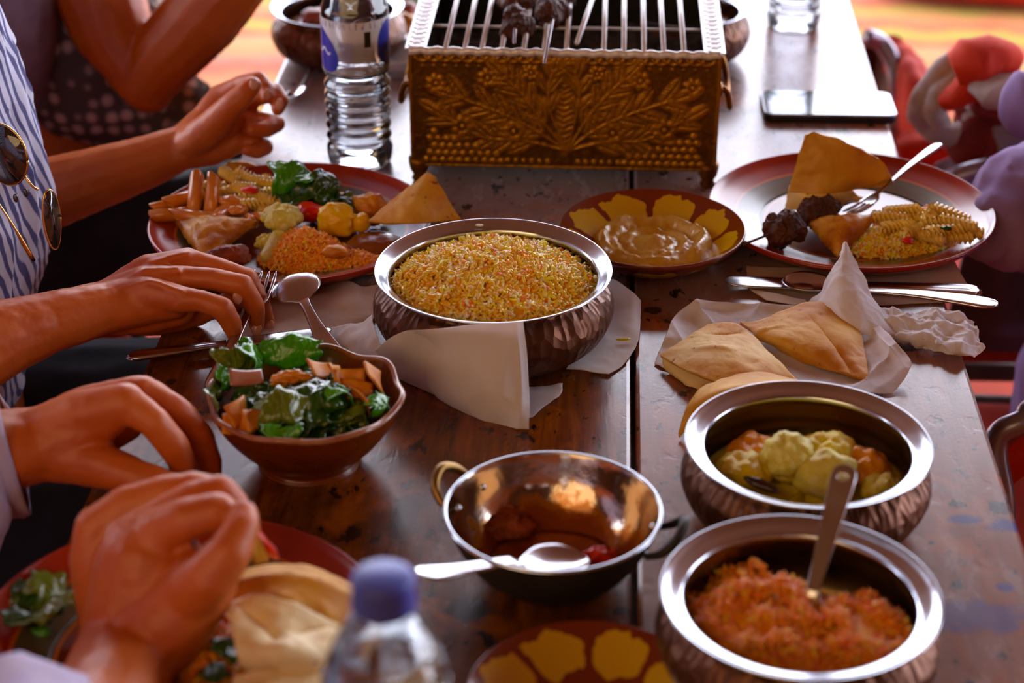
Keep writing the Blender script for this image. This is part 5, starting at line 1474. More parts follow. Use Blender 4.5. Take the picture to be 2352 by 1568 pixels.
c = P(925, 135, .012)
t = thing('small_white_bowl', 'small white bowl half hidden behind the grill handle', 'bowl', V2(c.x, c.y))
mesh('bowl_body', *lathe([(.0001, .003), (.022, .004), (.034, .018), (.036, .020), (.0365, .018), (.024, .0), (.0001, 0)], 64), M['bone'], t)
c = P(925, 150, .0); 
t = thing('saucer', 'white saucer under the small bowl beside the grill', 'saucer', V2(c.x, c.y))
mesh('saucer_body', *lathe([(.0001, -.0), (.040, .0), (.046, .003), (.0465, .0036), (.040, .0016), (.0001, .0012)], 64), M['bone'], t)
t.location.z = T + .0001
bpy.data.objects['small_white_bowl'].location.z = T + .002
spoon(P(745, 135, .010), P(672, 228, .004), 'dark spoon lying on the table left of the labelled bottle', .3)
blob('bread_crust', 'small golden bread crust beside the left plate, under the curled hand', 'bread', P(556, 384, .006), (.014, .008, .006), 'batter', 99, .2, 2)

# ------------------------------------------------------------------ people
def chain(js, n=14):
    """js: list of (px,py,Y,r) joints -> overlapping tapered capsules"""
    pts = [(PY(a, b, c), r) for a, b, c, r in js]
    return [capsule(p[0], q[0], p[1], q[1], n) for p, q in zip(pts[:-1], pts[1:])]
def wchain(js, n=16):
    return [capsule(p[:3], q[:3], p[3], q[3], n) for p, q in zip(js[:-1], js[1:])]
def local(vf, o):
    V, Fc = vf
    return [Vector(v) - Vector(o) for v in V], Fc
def nail(parent, px, py, Y, w_, l_, rot, o0):
    p = PY(px, py, Y) - Vector(o0)
    V, Fc = blobvf((w_, l_, w_ * .35), .0, 1, 1, 2)
    return mesh('fingernail', *xf((V, Fc), p, rot), M['nail'], parent)
def skin_disp(c):
    return .0006 * vn(c * 55, 2) + .0003 * fbm(c * 190, 2, 5)

# --- person in the striped shirt, at the left, holding a fork ---
o0 = (-.62, 1.50, 0)
A = thing('person', 'person in a blue and white striped shirt reaching over the left plate with a fork', 'person', o0)
hand_fork = chain([(-330, 960, 1.180, .041), (-150, 850, 1.230, .038), (0, 778, 1.265, .0305), (110, 742, 1.290, .0245), (235, 708, 1.315, .0205)])
hand_fork += chain([(235, 708, 1.315, .0203), (330, 702, 1.322, .0165), (405, 700, 1.322, .0115)])
hand_fork += chain([(235, 706, 1.318, .0200), (335, 672, 1.330, .0155), (400, 650, 1.340, .0105)])
hand_fork += chain([(-150, 830, 1.250, .036), (0, 772, 1.285, .029), (110, 735, 1.310, .023), (235, 700, 1.335, .019)])
for mc in ([(235, 700, 1.325, .0170), (340, 672, 1.322, .0140), (418, 688, 1.315, .0112)],
           [(245, 690, 1.335, .0165), (330, 650, 1.340, .0140), (408, 640, 1.342, .0112)],
           [(255, 680, 1.345, .0150), (340, 620, 1.358, .0130), (432, 598, 1.368, .0105)],
           [(255, 685, 1.350, .0140), (350, 640, 1.370, .0130), (448, 610, 1.392, .0105)],
           [(255, 720, 1.325, .0170), (330, 722, 1.330, .0165), (410, 712, 1.332, .0130)],
           [(265, 722, 1.345, .0160), (350, 715, 1.358, .0150), (420, 690, 1.365, .0120)]):
    hand_fork += chain(mc)
hand_fork += chain([(418, 688, 1.315, .0108), (462, 690, 1.314, .0092), (512, 708, 1.313, .0094), (532, 745, 1.314, .0082), (545, 780, 1.318, .0066)])
hand_fork += chain([(408, 640, 1.342, .0108), (480, 640, 1.342, .0092), (556, 655, 1.342, .0096), (586, 702, 1.342, .0083), (590, 748, 1.344, .0068)])
hand_fork += chain([(432, 598, 1.368, .0100), (500, 615, 1.368, .0088), (568, 640, 1.368, .0090), (598, 690, 1.366, .0079), (616, 745, 1.364, .0064)])
hand_fork += chain([(448, 610, 1.392, .0100), (515, 640, 1.390, .0088), (560, 668, 1.386, .0086), (585, 712, 1.380, .0075), (598, 748, 1.376, .0062)])
hand_fork += chain([(300, 728, 1.345, .0150), (380, 735, 1.358, .0125), (450, 722, 1.360, .0105), (508, 700, 1.352, .0088), (546, 690, 1.342, .0068)])
# extensor tendons standing out on the back of the hand
for tn in ([(270, 668, 1.318, .0035), (350, 648, 1.314, .0034), (415, 673, 1.310, .0040)], [(270, 655, 1.330, .0035), (340, 622, 1.332, .0036), (405, 622, 1.335, .0042)], [(280, 650, 1.342, .0035), (350, 605, 1.350, .0036), (430, 586, 1.362, .0042)]):
    hand_fork += chain(tn, 8)
elb = PY(-330, 960, 1.18)
hand_fork += wchain([(elb.x, elb.y, elb.z, .042), (-.66, 1.27, T + .10, .048), (-.66, 1.34, T + .30, .058)])
up = chain([(-260, 560, 1.56, .043), (-60, 500, 1.60, .040), (110, 445, 1.635, .0345), (290, 388, 1.66, .0275), (380, 355, 1.675, .0235), (430, 335, 1.68, .0205)])
up += chain([(415, 345, 1.68, .0205), (480, 305, 1.676, .0170), (530, 280, 1.678, .0120)])
for mc in ([(415, 335, 1.68, .0175), (470, 280, 1.70, .016), (505, 222, 1.712, .0125)], [(420, 340, 1.685, .017), (485, 290, 1.70, .016), (540, 245, 1.705, .0125)],
           [(425, 345, 1.68, .017), (490, 315, 1.69, .016), (548, 288, 1.695, .012)], [(425, 350, 1.672, .017), (490, 345, 1.678, .015), (545, 326, 1.682, .0115)],
           [(430, 335, 1.672, .0165), (470, 305, 1.664, .0165), (502, 275, 1.659, .0140)]):
    up += chain(mc)
up += chain([(500, 275, 1.658, .0145), (535, 240, 1.652, .0120), (562, 215, 1.652, .0105), (580, 196, 1.656, .0085)])
up += chain([(505, 222, 1.712, .0120), (552, 196, 1.706, .0100), (592, 183, 1.694, .0092), (612, 205, 1.682, .0080), (614, 222, 1.674, .0068)])
up += chain([(540, 245, 1.705, .0120), (590, 222, 1.700, .0100), (632, 212, 1.690, .0092), (645, 232, 1.680, .0080), (638, 250, 1.672, .0068)])
up += chain([(548, 286, 1.695, .0112), (600, 276, 1.694, .0092), (634, 284, 1.688, .0086), (612, 297, 1.672, .0078), (580, 298, 1.662, .0066)])
up += chain([(545, 328, 1.682, .0100), (590, 328, 1.682, .0080), (610, 338, 1.676, .0078), (590, 348, 1.664, .0070), (567, 345, 1.658, .0060)])
e2 = PY(-260, 560, 1.56)
up += wchain([(e2.x, e2.y, e2.z, .044), (-.68, 1.60, T + .16, .050), (-.67, 1.60, T + .34, .060)])
core = wchain([(-.64, 1.47, T - .25, .12), (-.66, 1.47, T + .10, .12), (-.68, 1.47, T + .36, .11)]) + wchain([(-.67, 1.34, T + .32, .06), (-.68, 1.47, T + .40, .07), (-.67, 1.60, T + .34, .06)]) + wchain([(-.68, 1.47, T + .38, .055), (-.665, 1.47, T + .52, .052)])
bodyA = fuse('body', local(cat(*(hand_fork + up + core)), o0), .0017, 11, M['skin'], A, disp=skin_disp)
for (px, py, Y, rot) in [(550, 786, 1.3125, (1.1, .5, .3)), (590, 757, 1.3375, (1.2, .2, .1)), (619, 750, 1.358, (1.2, .35, .1)), (546, 683, 1.3335, (1.2, 0, .4)), (583, 193, 1.6480, (1.3, .3, .4)), (613, 217, 1.6675, (1.4, .3, 0)), (642, 240, 1.665, (1.4, .2, 0))]:
    nail(bodyA, px, py, Y, .0042, .0058, rot, o0)
def cloth_disp(am, fq, sd, stretch=(1, 1, .35)):
    return lambda c: am * ridged(c * fq * np.array(stretch), 2, sd)
sh = [capsule((-.640, 1.47, T - .07), (-.618, 1.475, T + .06), .130, .140, 24), capsule((-.618, 1.475, T + .06), (-.655, 1.48, T + .20), .140, .150, 24), capsule((-.655, 1.48, T + .20), (-.69, 1.47, T + .34), .15, .13, 24),
      capsule((-.70, 1.46, T - .12), (-.72, 1.46, T + .1), .13, .15, 24),
      capsule((-.67, 1.34, T + .32), (-.665, 1.29, T + .17), .085, .066, 18), capsule((-.67, 1.60, T + .34), (-.68, 1.62, T + .22), .085, .068, 18)]
sh = fuse('striped_shirt', local(cat(*sh), o0), .006, 6, M['stripe'], A, disp=cloth_disp(.0060, 34, 4, (.8, 1.0, .3)))
tr = [capsule((-.62, 1.42, T - .27), (-.20, 1.37, T - .22), .095, .078, 20), capsule((-.62, 1.58, T - .25), (-.20, 1.56, T - .20), .100, .078, 20),
      capsule((-.20, 1.37, T - .22), (-.16, 1.37, .08), .075, .05, 18), capsule((-.20, 1.56, T - .22), (-.16, 1.56, .08), .075, .05, 18), capsule((-.64, 1.42, T - .25), (-.64, 1.55, T - .25), .12, .12, 20)]
fuse('navy_trousers', local(cat(*tr), o0), .008, 5, M['navy'], A, disp=cloth_disp(.003, 18, 6, (.4, 1, 1)))
for y in (1.37, 1.56):
    fuse('shoe', local(cat(capsule((-.17, y, .055), (-.06, y, .045), .042, .034, 16)), o0), .006, 2, M['black'], A)

# sunglasses hanging from the shirt front
p = PY(20, 365, 1.372)
t = thing('sunglasses', 'gold-framed dark sunglasses hanging from the striped shirt', 'sunglasses', p)
def lensring(cx, cz, rx, rz, yaw, nm):
    c, s_ = math.cos(yaw), math.sin(yaw)
    pts = []
    for k in range(41):
        a = 2 * PI * k / 40
        x = rx * math.cos(a) * (1 + .10 * math.sin(a)); z = rz * math.sin(a)
        pts.append((cx + x * c, x * s_, cz + z))
    wr = mesh('wire_rim', *tube(pts, .0009, 8), M['goldwire'], t)
    V = [(cx, -.0006 , cz)] + [(q[0], q[1], q[2]) for q in pts[:-1]]
    o = mesh('lens', V, [(0, k, k % 40 + 1) for k in range(1, 41)], M['lens'], wr); solid(o, .0016, 0)
lensring(-.004, .004, .025, .026, -.45, 'a')
lensring(.0285, -.052, .0080, .026, .9, 'b')
mesh('bridge', *tube(spline([(.012, -.004, -.012), (.018, -.006, -.020), (.022, -.004, -.024)], 8), .0010, 8), M['goldwire'], t)
mesh('temple_arm', *tube(spline([(-.026, -.006, -.010), (-.004, -.010, -.045), (.012, -.008, -.085)], 12), [.0009] * 8 + [.0016, .002, .002, .0016], 8), M['goldwire'], t)
for q in ((.012, -.006, -.026), (.004, -.008, -.030)):
    mesh('nose_pad', *xf(blobvf((.0022, .0015, .0038), .02, 1, 1, 2), q), M['lens'], t)

# --- person behind, elbow raised, dark dotted top ---
o0 = (-.70, 1.98, 0)
B = thing('person', 'person with a raised bare elbow and a dark dotted top behind the striped shirt', 'person', o0)
el = chain([(120, -330, 1.99, .058), (190, -110, 1.97, .052), (255, 60, 1.95, .045), (322, 178, 1.93, .031), (340, 196, 1.925, .030)])
el += chain([(338, 190, 1.925, .0305), (400, 105, 1.92, .040), (470, 30, 1.92, .042), (560, -70, 1.92, .036), (690, -190, 1.93, .026), (740, -230, 1.935, .024), (780, -262, 1.94, .030), (800, -290, 1.945, .024)])
for k in range(4):
    el += chain([(790 + 6 * k, -285 - 6 * k, 1.93 + .016 * k, .012), (835 + 6 * k, -320 - 8 * k, 1.925 + .016 * k, .009), (850 + 6 * k, -300 - 8 * k, 1.915 + .016 * k, .0075)])
el += chain([(770, -250, 1.915, .014), (800, -255, 1.90, .011), (822, -280, 1.895, .009)])
core = wchain([(-.62, 2.04, T - .22, .10), (-.72, 2.06, T + .10, .10), (-.78, 2.06, T + .36, .10)])
s_ = PY(120, -330, 1.99)
core += wchain([(s_.x, s_.y, s_.z, .056), (-.76, 2.05, T + .38, .07), (-.77, 2.06, T + .50, .05)])
fuse('body', local(cat(*(el + core)), o0), .0024, 5, M['skin_b'], B, disp=skin_disp)
tp = chain([(300, 205, 2.02, .075), (215, 130, 2.04, .105), (120, 20, 2.07, .13), (60, -150, 2.09, .14)], 24) + chain([(330, 235, 2.01, .055), (395, 235, 2.01, .042), (418, 258, 2.005, .030)], 20) + chain([(120, 150, 2.08, .12), (150, 250, 2.06, .07)], 24)
fuse('dotted_top', local(cat(*tp), o0), .007, 5, M['dots'], B, disp=cloth_disp(.006, 18, 14, (1, 1, 1)))
sl = chain([(-10, 230, 1.95, .045), (0, 120, 1.93, .060), (-15, -60, 1.93, .07)], 20)
fuse('mauve_waistcoat', local(cat(*sl), o0), .007, 5, M['mauve'], B, disp=cloth_disp(.005, 15, 24))
tr = [capsule((-.72, 1.95, T - .27), (-.26, 1.98, T - .16), .085, .070, 18), capsule((-.72, 2.10, T - .27), (-.26, 2.12, T - .16), .085, .070, 18), capsule((-.26, 1.98, T - .16), (-.20, 1.98, .08), .07, .05), capsule((-.26, 2.12, T - .16), (-.20, 2.12, .08), .07, .05), capsule((-.7, 1.95, T - .2), (-.7, 2.1, T - .2), .11, .11, 18)]
fuse('black_trousers', local(cat(*tr), o0), .008, 4, M['black'], B, disp=cloth_disp(.003, 18, 6))

# --- nearest person, both hands tearing bread ---
o0 = (-.80, 1.02, 0)
D = thing('person', 'nearest person whose two blurred hands tear bread above the lower left plate', 'person', o0)
h3 = chain([(-420, 1170, 1.03, .042), (-180, 1085, 1.07, .035), (0, 1030, 1.10, .0285), (90, 1008, 1.11, .0235)])
h3 += chain([(0, 1045, 1.085, .026), (90, 1030, 1.095, .0235), (190, 990, 1.098, .0190), (275, 945, 1.098, .0130)])
h3 += chain([(90, 1015, 1.105, .0235), (200, 1040, 1.10, .0185)])
for mc in ([(90, 1000, 1.10, .0195), (190, 952, 1.10, .0175), (288, 925, 1.098, .0140)], [(95, 990, 1.115, .0180), (210, 935, 1.122, .0165), (328, 902, 1.126, .0130)],
           [(95, 990, 1.13, .0180), (220, 935, 1.145, .0160), (350, 912, 1.152, .0125)], [(100, 1005, 1.135, .0170), (230, 960, 1.16, .0150), (350, 935, 1.172, .0120)],
           [(110, 1040, 1.095, .0205), (180, 1052, 1.090, .0185), (240, 1070, 1.082, .0160)], [(120, 1030, 1.11, .018), (220, 1005, 1.12, .0165), (290, 975, 1.13, .0125)]):
    h3 += chain(mc)
h3 += chain([(288, 925, 1.098, .0132), (352, 968, 1.092, .0110), (398, 1022, 1.092, .0108), (420, 1070, 1.094, .0092), (425, 1108, 1.098, .0075)])
h3 += chain([(328, 902, 1.126, .0125), (408, 945, 1.124, .0108), (458, 1005, 1.124, .0105), (482, 1060, 1.122, .0090), (486, 1100, 1.118, .0075)])
h3 += chain([(350, 912, 1.152, .0120), (420, 950, 1.152, .0100), (460, 1010, 1.150, .0100), (474, 1060, 1.145, .0085), (478, 1095, 1.138, .0070)])
h3 += chain([(350, 935, 1.172, .0115), (410, 985, 1.172, .0095), (440, 1040, 1.165, .0090), (452, 1085, 1.155, .0070)])
h3 += chain([(240, 1070, 1.082, .0155), (310, 1096, 1.074, .0128), (370, 1112, 1.070, .0110), (415, 1118, 1.074, .0085)])
h4 = chain([(60, 1980, .66, .040), (150, 1760, .76, .035), (250, 1590, .855, .0305)])
h4 += chain([(250, 1590, .855, .0305), (300, 1500, .915, .033), (330, 1400, .925, .0350), (345, 1300, .935, .033)])
h4 += chain([(300, 1500, .90, .028), (400, 1420, .905, .026), (460, 1340, .912, .022)])
for mc in ([(260, 1420, .945, .022), (225, 1290, .955, .018), (222, 1212, .962, .0140)], [(300, 1400, .935, .022), (285, 1300, .94, .019), (290, 1240, .942, .0150)], [(340, 1380, .93, .022), (350, 1290, .93, .019), (372, 1222, .932, .0150)]):
    h4 += chain(mc)
h4 += chain([(222, 1212, .962, .0135), (290, 1160, .968, .0120), (370, 1135, .972, .0118), (440, 1122, .975, .0112), (492, 1130, .975, .0100), (515, 1160, .968, .0085)])
h4 += chain([(290, 1240, .942, .0145), (360, 1195, .945, .0128), (440, 1150, .952, .0120), (500, 1130, .958, .0112), (535, 1160, .958, .0100), (548, 1205, .955, .0085)])
h4 += chain([(372, 1222, .932, .0150), (430, 1190, .930, .0130), (498, 1175, .932, .0120), (548, 1210, .936, .0105), (560, 1255, .940, .0088)])
h4 += chain([(430, 1370, .905, .0195), (482, 1325, .898, .0160), (525, 1270, .902, .0135), (556, 1215, .915, .0110), (560, 1180, .925, .0085)])
e3, e4 = PY(-420, 1170, 1.03), PY(60, 1980, .66)
core = wchain([(e3.x, e3.y, e3.z, .042), (-.80, 1.10, T + .28, .055)]) + wchain([(e4.x, e4.y, e4.z, .043), (-.60, .62, T + .16, .046), (-.78, .80, T + .32, .058)])
core += wchain([(-.80, 1.10, T + .28, .06), (-.84, .96, T + .34, .08), (-.78, .80, T + .32, .06)]) + wchain([(-.82, .96, T - .25, .12), (-.84, .96, T + .30, .11), (-.83, .96, T + .46, .055)])
fuse('body', local(cat(*(h3 + h4 + core)), o0), .0017, 12, M['skin'], D, disp=skin_disp)
def sleeve(pts, w0, nm='shirt_sleeve', mt='cuff', seed=1):
    p_ = spline([q[:3] for q in pts], 40); r_ = spline([(q[3], 0, 0) for q in pts], 40)
    V, Fc = tube(p_, [q.x for q in r_], 40)
    Fc = Fc[:-2]
    V = np.array([v[:] for v in V]); cen = np.repeat(np.array([q[:] for q in p_]), 40, 0)
    d = (V - cen); ln = np.linalg.norm(d, axis=1, keepdims=True)
    V = V + d / ln * (.0035 * ridged(V * 32, 2, seed))[:, None]
    o = mesh(nm, V - np.array(o0), Fc, M[mt], D); solid(o, .0012, 0); return o
w3, w3b = PY(30, 1020, 1.10), PY(-60, 1050, 1.09)
sleeve([(-.80, 1.10, T + .30, .075), (e3.x, e3.y, e3.z, .062), (w3b.x, w3b.y, w3b.z - .004, .046), (w3.x, w3.y, w3.z - .006, .040)], 1, seed=3)
w4, w4b = PY(95, 1700, .795), PY(40, 1830, .72)
sleeve([(-.78, .80, T + .34, .078), (-.60, .62, T + .16, .060), (e4.x, e4.y, e4.z, .058), (w4b.x, w4b.y, w4b.z, .050), (w4.x - .005, w4.y, w4.z, .046)], 1, seed=4)
fuse('lilac_shirt', local(cat(capsule((-.82, .96, T - .28), (-.84, .96, T + .28), .16, .15, 24), capsule((-.80, 1.10, T + .28), (-.78, .80, T + .30), .085, .085, 20)), o0), .008, 5, M['cuff'], D, disp=cloth_disp(.005, 16, 9))
fuse('black_trousers', local(cat(capsule((-.80, .88, T - .28), (-.42, .88, T - .23), .09, .075), capsule((-.80, 1.04, T - .28), (-.42, 1.06, T - .23), .09, .075), capsule((-.42, .88, T - .23), (-.38, .88, .08), .07, .05), capsule((-.42, 1.06, T - .23), (-.38, 1.06, .08), .07, .05), capsule((-.82, .88, T - .25), (-.82, 1.04, T - .25), .12, .12)), o0), .009, 4, M['black'], D)
o = mesh('bread_strip', *xf(blobvf((.0045, .0035, .016), .2, 2, 3, 3), (0, 0, 0), (.2, -.5, .2)), M['pepper'], None, True, loc=PY(603, 1248, .945)); tag(o, 'orange strip of food dangling from the nearest fingers', 'food')
o = sheet('torn_flatbread', [[(535, 1150, .115), (556, 1160, .112)], [(545, 1190, .105), (575, 1205, .100)], [(565, 1240, .090), (598, 1240, .086)], [(580, 1290, .070), (612, 1285, .066)]], 20, 10, M['bread_dark'], .002, .001, 60, 5)
tag(o, 'torn scrap of flatbread held between the two nearest hands', 'flatbread')
blob('food_crumb', 'dark food crumb under the held bread at the near plate rim', 'crumb', PY(612, 1330, .96), (.009, .006, .008), 'kofta', 17, .4, 2)

# ------------------------------------------------------------------ chairs
def chair(label, x, y, rz, side='tube_dark', arms=True):
    """tubular armchair facing +x in its own frame, red seat and back"""
    t = thing('cafe_chair', label, 'chair', (x, y, .0135), rz, 'red cafe chairs')
    o = mesh('seat', *grid(lambda u, v: (-.21 + .43 * u, -.21 + .42 * v, .43 + .012 * math.sin(PI * u) * math.sin(PI * v)), 14, 14), M['red'], t); solid(o, .045, -1); bev(o, .012, 3)
    o = mesh('backrest', *grid(lambda u, v: (-.205 - .035 * u - .035 * (1 - (2 * v - 1) ** 2), -.20 + .40 * v, .50 + .33 * u), 12, 16), M['red'], t); solid(o, .022, 0); bev(o, .006, 2)
    for sd in ((-1, 1) if arms is True else (1,) if arms == 'near' else ()):
        o = mesh('side_panel', *grid(lambda u, v: (-.20 + .38 * u - .02 * v, sd * .236, .44 + .195 * v), 6, 5), M[side], t); solid(o, .008, 0)
        pts = spline([(.22, sd * .235, .0), (.22, sd * .235, .40), (.21, sd * .237, .60), (.15, sd * .238, .66), (-.05, sd * .238, .665), (-.20, sd * .232, .68)], 40)
        mesh('arm_tube', *tube(pts, .0125, 12), M['tube'], t)
    for sd in (-1, 1):
        pts = spline([(-.23, sd * .232, .0), (-.20, sd * .226, .42), (-.225, sd * .222, .66), (-.245, sd * .21, .84), (-.255, sd * .15, .87)], 40)
        mesh('back_tube', *tube(pts, .0125, 12), M['tube_dark'], t)
        mesh('seat_rail', *tube([(-.22, sd * .225, .41), (.22, sd * .235, .41)], .011, 10), M['tube_dark'], t)
    mesh('top_rail', *tube(spline([(-.255, -.15, .87), (-.28, 0, .878), (-.255, .15, .87)], 20), .0125, 12), M['tube_dark'], t)
    mesh('cross_rail', *tube([(.22, -.235, .41), (.22, .235, .41)], .011, 10), M['tube_dark'], t)
    return t
cb = chair('red chair with a curved grey hoop and the scarf over it, right of the phone', .560, 2.14, PI, 'tube_dark', 'near')
cc = chair('red armchair at the right picture edge below the right plate', .60, 1.600, PI, 'red', False)
def hoop(root, pts, fill, mt, rad=.011, ends=(None, None)):
    inv = Matrix.Translation(root.location) @ root.rotation_euler.to_matrix().to_4x4()
    inv = inv.inverted()
    pl = [inv @ P(*q) for q in pts]
    if ends[0]: pl = [inv @ Vector(e) for e in ends[0]] + pl
    if ends[1]: pl = pl + [inv @ Vector(e) for e in ends[1]]
    mesh('curved_tube', *tube(spline(pl, 60), rad, 12), M['tube'], root)
    q = [inv @ P(*q) for q in fill]
    n = len(q)
    o = mesh('hoop_panel', q, [tuple(range(n))], M[mt], root, False); solid(o, .01, 0)
hoop(cb, [(1990, 84, -.07), (2022, 98, -.08), (2050, 140, -.10), (2062, 200, -.13), (2064, 262, -.17), (2058, 320, -.22)], [(1990, 95, -.09), (2015, 105, -.10), (2042, 150, -.12), (2052, 210, -.15), (2052, 300, -.2), (2040, 330, -.24), (1990, 300, -.24)], 'tube_dark', ends=(None, [(.385, 2.37, .30), (.385, 2.37, .03)]))
hoop(cc, [(2286, 1018, -.12), (2350, 968, -.10), (2450, 930, -.09)], [(2292, 1030, -.13), (2352, 985, -.12), (2440, 950, -.11), (2440, 1040, -.16), (2352, 1078, -.17), (2312, 1110, -.18)], 'red', ends=([(.375, 1.40, .03), (.37, 1.40, .22), (.36, 1.395, .42), (.347, 1.39, .57)], [(.62, 1.42, T - .085), (.82, 1.42, T - .09)]))
chair('red-seated chair under the person in the striped shirt', -.66, 1.48, 0, 'red', False)
chair('red-seated chair under the person in the dotted top', -.76, 2.02, 0, 'red', False)
chair('red-seated chair under the nearest person at the left', -.84, .96, 0, 'red', False)

# red blanket over the far chair, striped scarf on the middle chair
def drape(name, label, catg, ctrl, nu, nv, mat, am, fq, sd, th=.002):
    G = cgrid([[Vector(q) for q in r] for r in ctrl], nu, nv); c = G.reshape(-1, 3)
    d = am * ridged(c * fq, 2, sd)
    c = c + np.array([-.6, -.5, .6]) * d[:, None]
    o_ = c.mean(axis=0); o_[2] = .45
    o = mesh(name, c - o_, [(i * nv + j, (i + 1) * nv + j, (i + 1) * nv + j + 1, i * nv + j + 1) for i in range(nu - 1) for j in range(nv - 1)], mat, None, True, loc=tuple(o_))
    solid(o, th, 0)
    return tag(o, label, catg)
s = NT('checked_scarf'); v = s.obj((1, 1, 1))
wv = s.n('TexWave', i_Scale=3.2, i_Distortion=1.4, i_Detail=1.0); s.put(wv.inputs['Vector'], v); wv.bands_direction = 'DIAGONAL'
s.set(Base_Color=s.ramp(wv.outputs['Fac'], [(.0, (.50, .03, .02)), (.42, (.44, .03, .02)), (.50, (.50, .46, .46)), (.85, (.60, .56, .56)), (.95, (.25, .20, .22))]), Roughness=.9)
s.bump(s.noise(v, 500), .3, .0005); M['scarf'] = s.m

def cloth(name, label, catg, ctrl, nu, nv, mat, am=.006, fq=18, sd=1, parent=None):
    o = sheet(name, ctrl, nu, nv, M[mat], .002, am * .4, fq, sd, .0, 60, None, -.74, crum=am, kf=fq)
    return tag(o, label, catg) if label else o
cloth('red_blanket', 'red blanket hanging over the far armchair beside the table corner', 'blanket', [[(2030, 92, -.10), (2065, 90, -.09), (2100, 130, -.10), (2150, 190, -.12)], [(2050, 160, -.12), (2085, 170, -.10), (2120, 210, -.11), (2170, 250, -.13)], [(2062, 240, -.15), (2095, 260, -.14), (2140, 290, -.15), (2190, 320, -.17)], [(2068, 300, -.18), (2110, 320, -.18), (2150, 340, -.18), (2200, 350, -.2)]], 40, 40, 'red', .012, 12, 3)
cloth('red_cushion_cover', 'rounded red cushion edge beside the right plate rim', 'cushion', [[(2062, 318, -.13), (2100, 302, -.12), (2150, 308, -.12), (2200, 330, -.14)], [(2066, 345, -.14), (2110, 340, -.13), (2160, 345, -.13), (2210, 365, -.15)], [(2075, 390, -.2), (2120, 395, -.2), (2170, 400, -.2), (2230, 420, -.2)]], 24, 30, 'red', .005, 14, 5)
t = thing('scarf', 'red and off-white scarf looped over the armchair right of the phone', 'scarf', P(2200, 230, -.03))
M['offwhite'] = pm('off_white_cotton', (.52, .47, .46), (.36, .31, .32), .9, ns=40, bump=.3, bs=300)
M['maroon'] = pm('maroon_cotton', (.12, .018, .02), (.20, .03, .02), .9, ns=30, bump=.3, bs=300)
def fold(pts, rad, mt, sd, sq=1.5):
    p_ = spline([P(*q) for q in pts], 50)
    r_ = [rad * (.75 + .35 * math.sin(PI * k / 49)) for k in range(50)]
    V, Fc = tube(p_, r_, 20, sq)
    V = np.array([v[:] for v in V]); cen = np.repeat(np.array([q[:] for q in p_]), 20, 0); d = V - cen
    V = V + d * (.22 * ridged(V * 22, 2, sd))[:, None] - np.array(t.location[:])
    mesh('cloth_fold', V, Fc, M[mt], t)
fold([(2205, 128, .02), (2160, 170, .0), (2118, 230, -.03), (2128, 285, -.06), (2178, 312, -.07), (2225, 290, -.06), (2245, 232, -.03)], .0125, 'offwhite', 1, 1.1)
fold([(2240, 150, .01), (2180, 200, -.01), (2150, 250, -.03), (2165, 290, -.05)], .011, 'offwhite', 2, 1.1)
fold([(2190, 160, .02), (2240, 140, .03), (2290, 140, .03), (2330, 165, .02)], .020, 'red', 3, 1.5)
fold([(2175, 235, -.02), (2220, 205, .0), (2270, 185, .01), (2310, 190, .01)], .016, 'red', 4, 1.3)
fold([(2255, 190, .01), (2300, 205, .01), (2350, 215, .01), (2420, 205, .01)], .016, 'offwhite', 5, 1.6)
fold([(2230, 225, -.03), (2250, 260, -.05), (2240, 310, -.07), (2200, 340, -.09)], .022, 'maroon', 6, 1.3)
fold([(2290, 235, -.02), (2300, 270, -.05), (2290, 320, -.07), (2260, 350, -.09)], .026, 'maroon', 7, 1.3)
fold([(2345, 240, -.02), (2350, 280, -.05), (2330, 330, -.07), (2300, 350, -.09)], .024, 'mauve', 8, 1.3)
cloth('grey_cloth', 'grey cloth lying over the chair arm behind the right plate', 'cloth', [[(2150, 372, -.12), (2210, 352, -.10), (2280, 335, -.10), (2340, 325, -.10)], [(2180, 410, -.14), (2230, 400, -.12), (2285, 390, -.12), (2330, 380, -.12)], [(2230, 480, -.17), (2260, 470, -.16), (2295, 460, -.16), (2330, 450, -.16)]], 30, 40, 'mauve', .008, 12, 7)
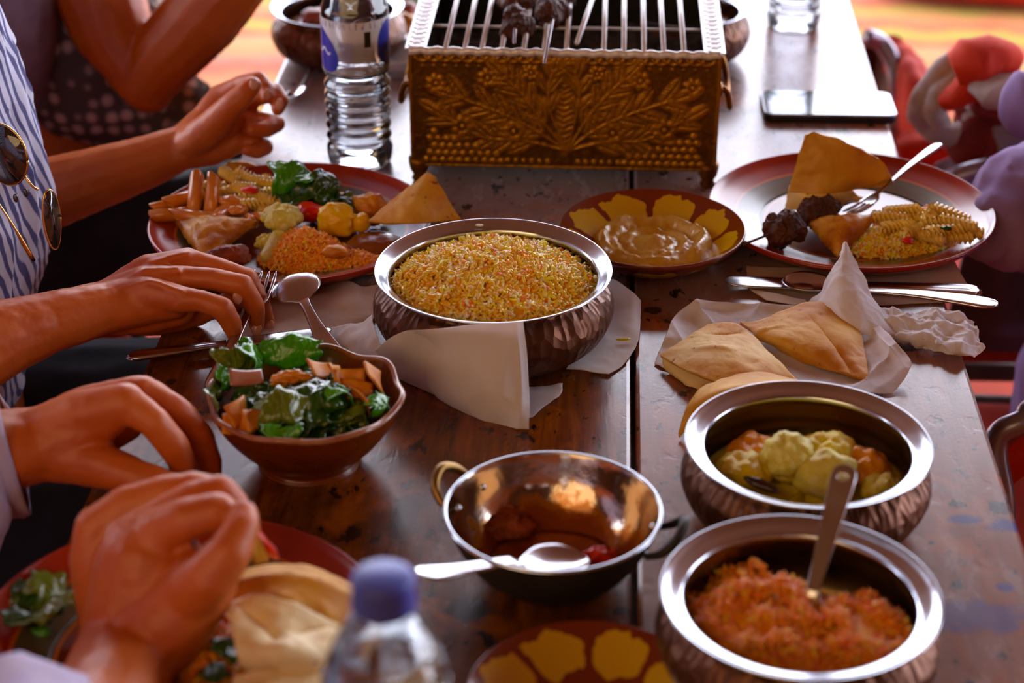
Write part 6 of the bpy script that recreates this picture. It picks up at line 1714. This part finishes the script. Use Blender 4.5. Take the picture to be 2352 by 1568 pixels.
o0 = (.80, 1.66, 0)
E_ = thing('person', 'person in a lavender robe at the right picture edge, only the sleeve showing', 'person', o0)
tip, tp2, tp3 = PY(2262, 562, 1.57), PY(2320, 520, 1.60), PY(2385, 480, 1.64)
el_ = PY(2372, 240, 1.80)
bd = wchain([(.80, 1.66, T - .25, .11), (.82, 1.66, T + .10, .11), (.84, 1.66, T + .34, .10), (.83, 1.66, T + .50, .052)])
bd += wchain([(.84, 1.52, T + .30, .055), (.72, 1.60, T + .06, .044), (tp3.x, tp3.y, tp3.z, .032), (tp2.x + .03, tp2.y, tp2.z, .022)])
bd += wchain([(.84, 1.80, T + .30, .055), (el_.x + .10, 1.80, T + .06, .038), (el_.x + .03, 1.80, el_.z, .024)])
fuse('body', local(cat(*bd), o0), .0035, 4, M['skin'], E_)
rb = [capsule((.80, 1.66, T - .26), (.82, 1.66, T + .12), .15, .15, 24), capsule((.82, 1.66, T + .12), (.84, 1.66, T + .32), .15, .12, 24), capsule((.80, 1.60, T - .28), (.52, 1.58, T - .24), .09, .085, 20), capsule((.80, 1.74, T - .28), (.52, 1.74, T - .24), .09, .085, 20),
      capsule((.52, 1.58, T - .24), (.50, 1.58, .10), .085, .06, 20), capsule((.52, 1.74, T - .24), (.50, 1.74, .10), .085, .06, 20)]
rb += [capsule(tip, tp2, .014, .036, 16), capsule(tp2, tp3, .036, .062, 18), capsule(tp3, (.72, 1.60, T + .06), .062, .085, 18), capsule((.72, 1.60, T + .06), (.84, 1.52, T + .30), .085, .07, 18)]
rb += [capsule(el_, (el_.x + .10, 1.80, T + .06), .032, .050, 18), capsule((el_.x + .10, 1.80, T + .06), (.84, 1.80, T + .30), .055, .07, 18)]
fuse('lavender_robe', local(cat(*rb), o0), .006, 5, M['lavender'], E_, disp=cloth_disp(.0055, 24, 11, (1, 1, .5)))
blob('floor_cushion', 'long red floor cushion on the carpet beyond the far table corner', 'cushion', (.98, 4.55, .07), (.36, .16, .075), 'red', 5, .05, 1.0)
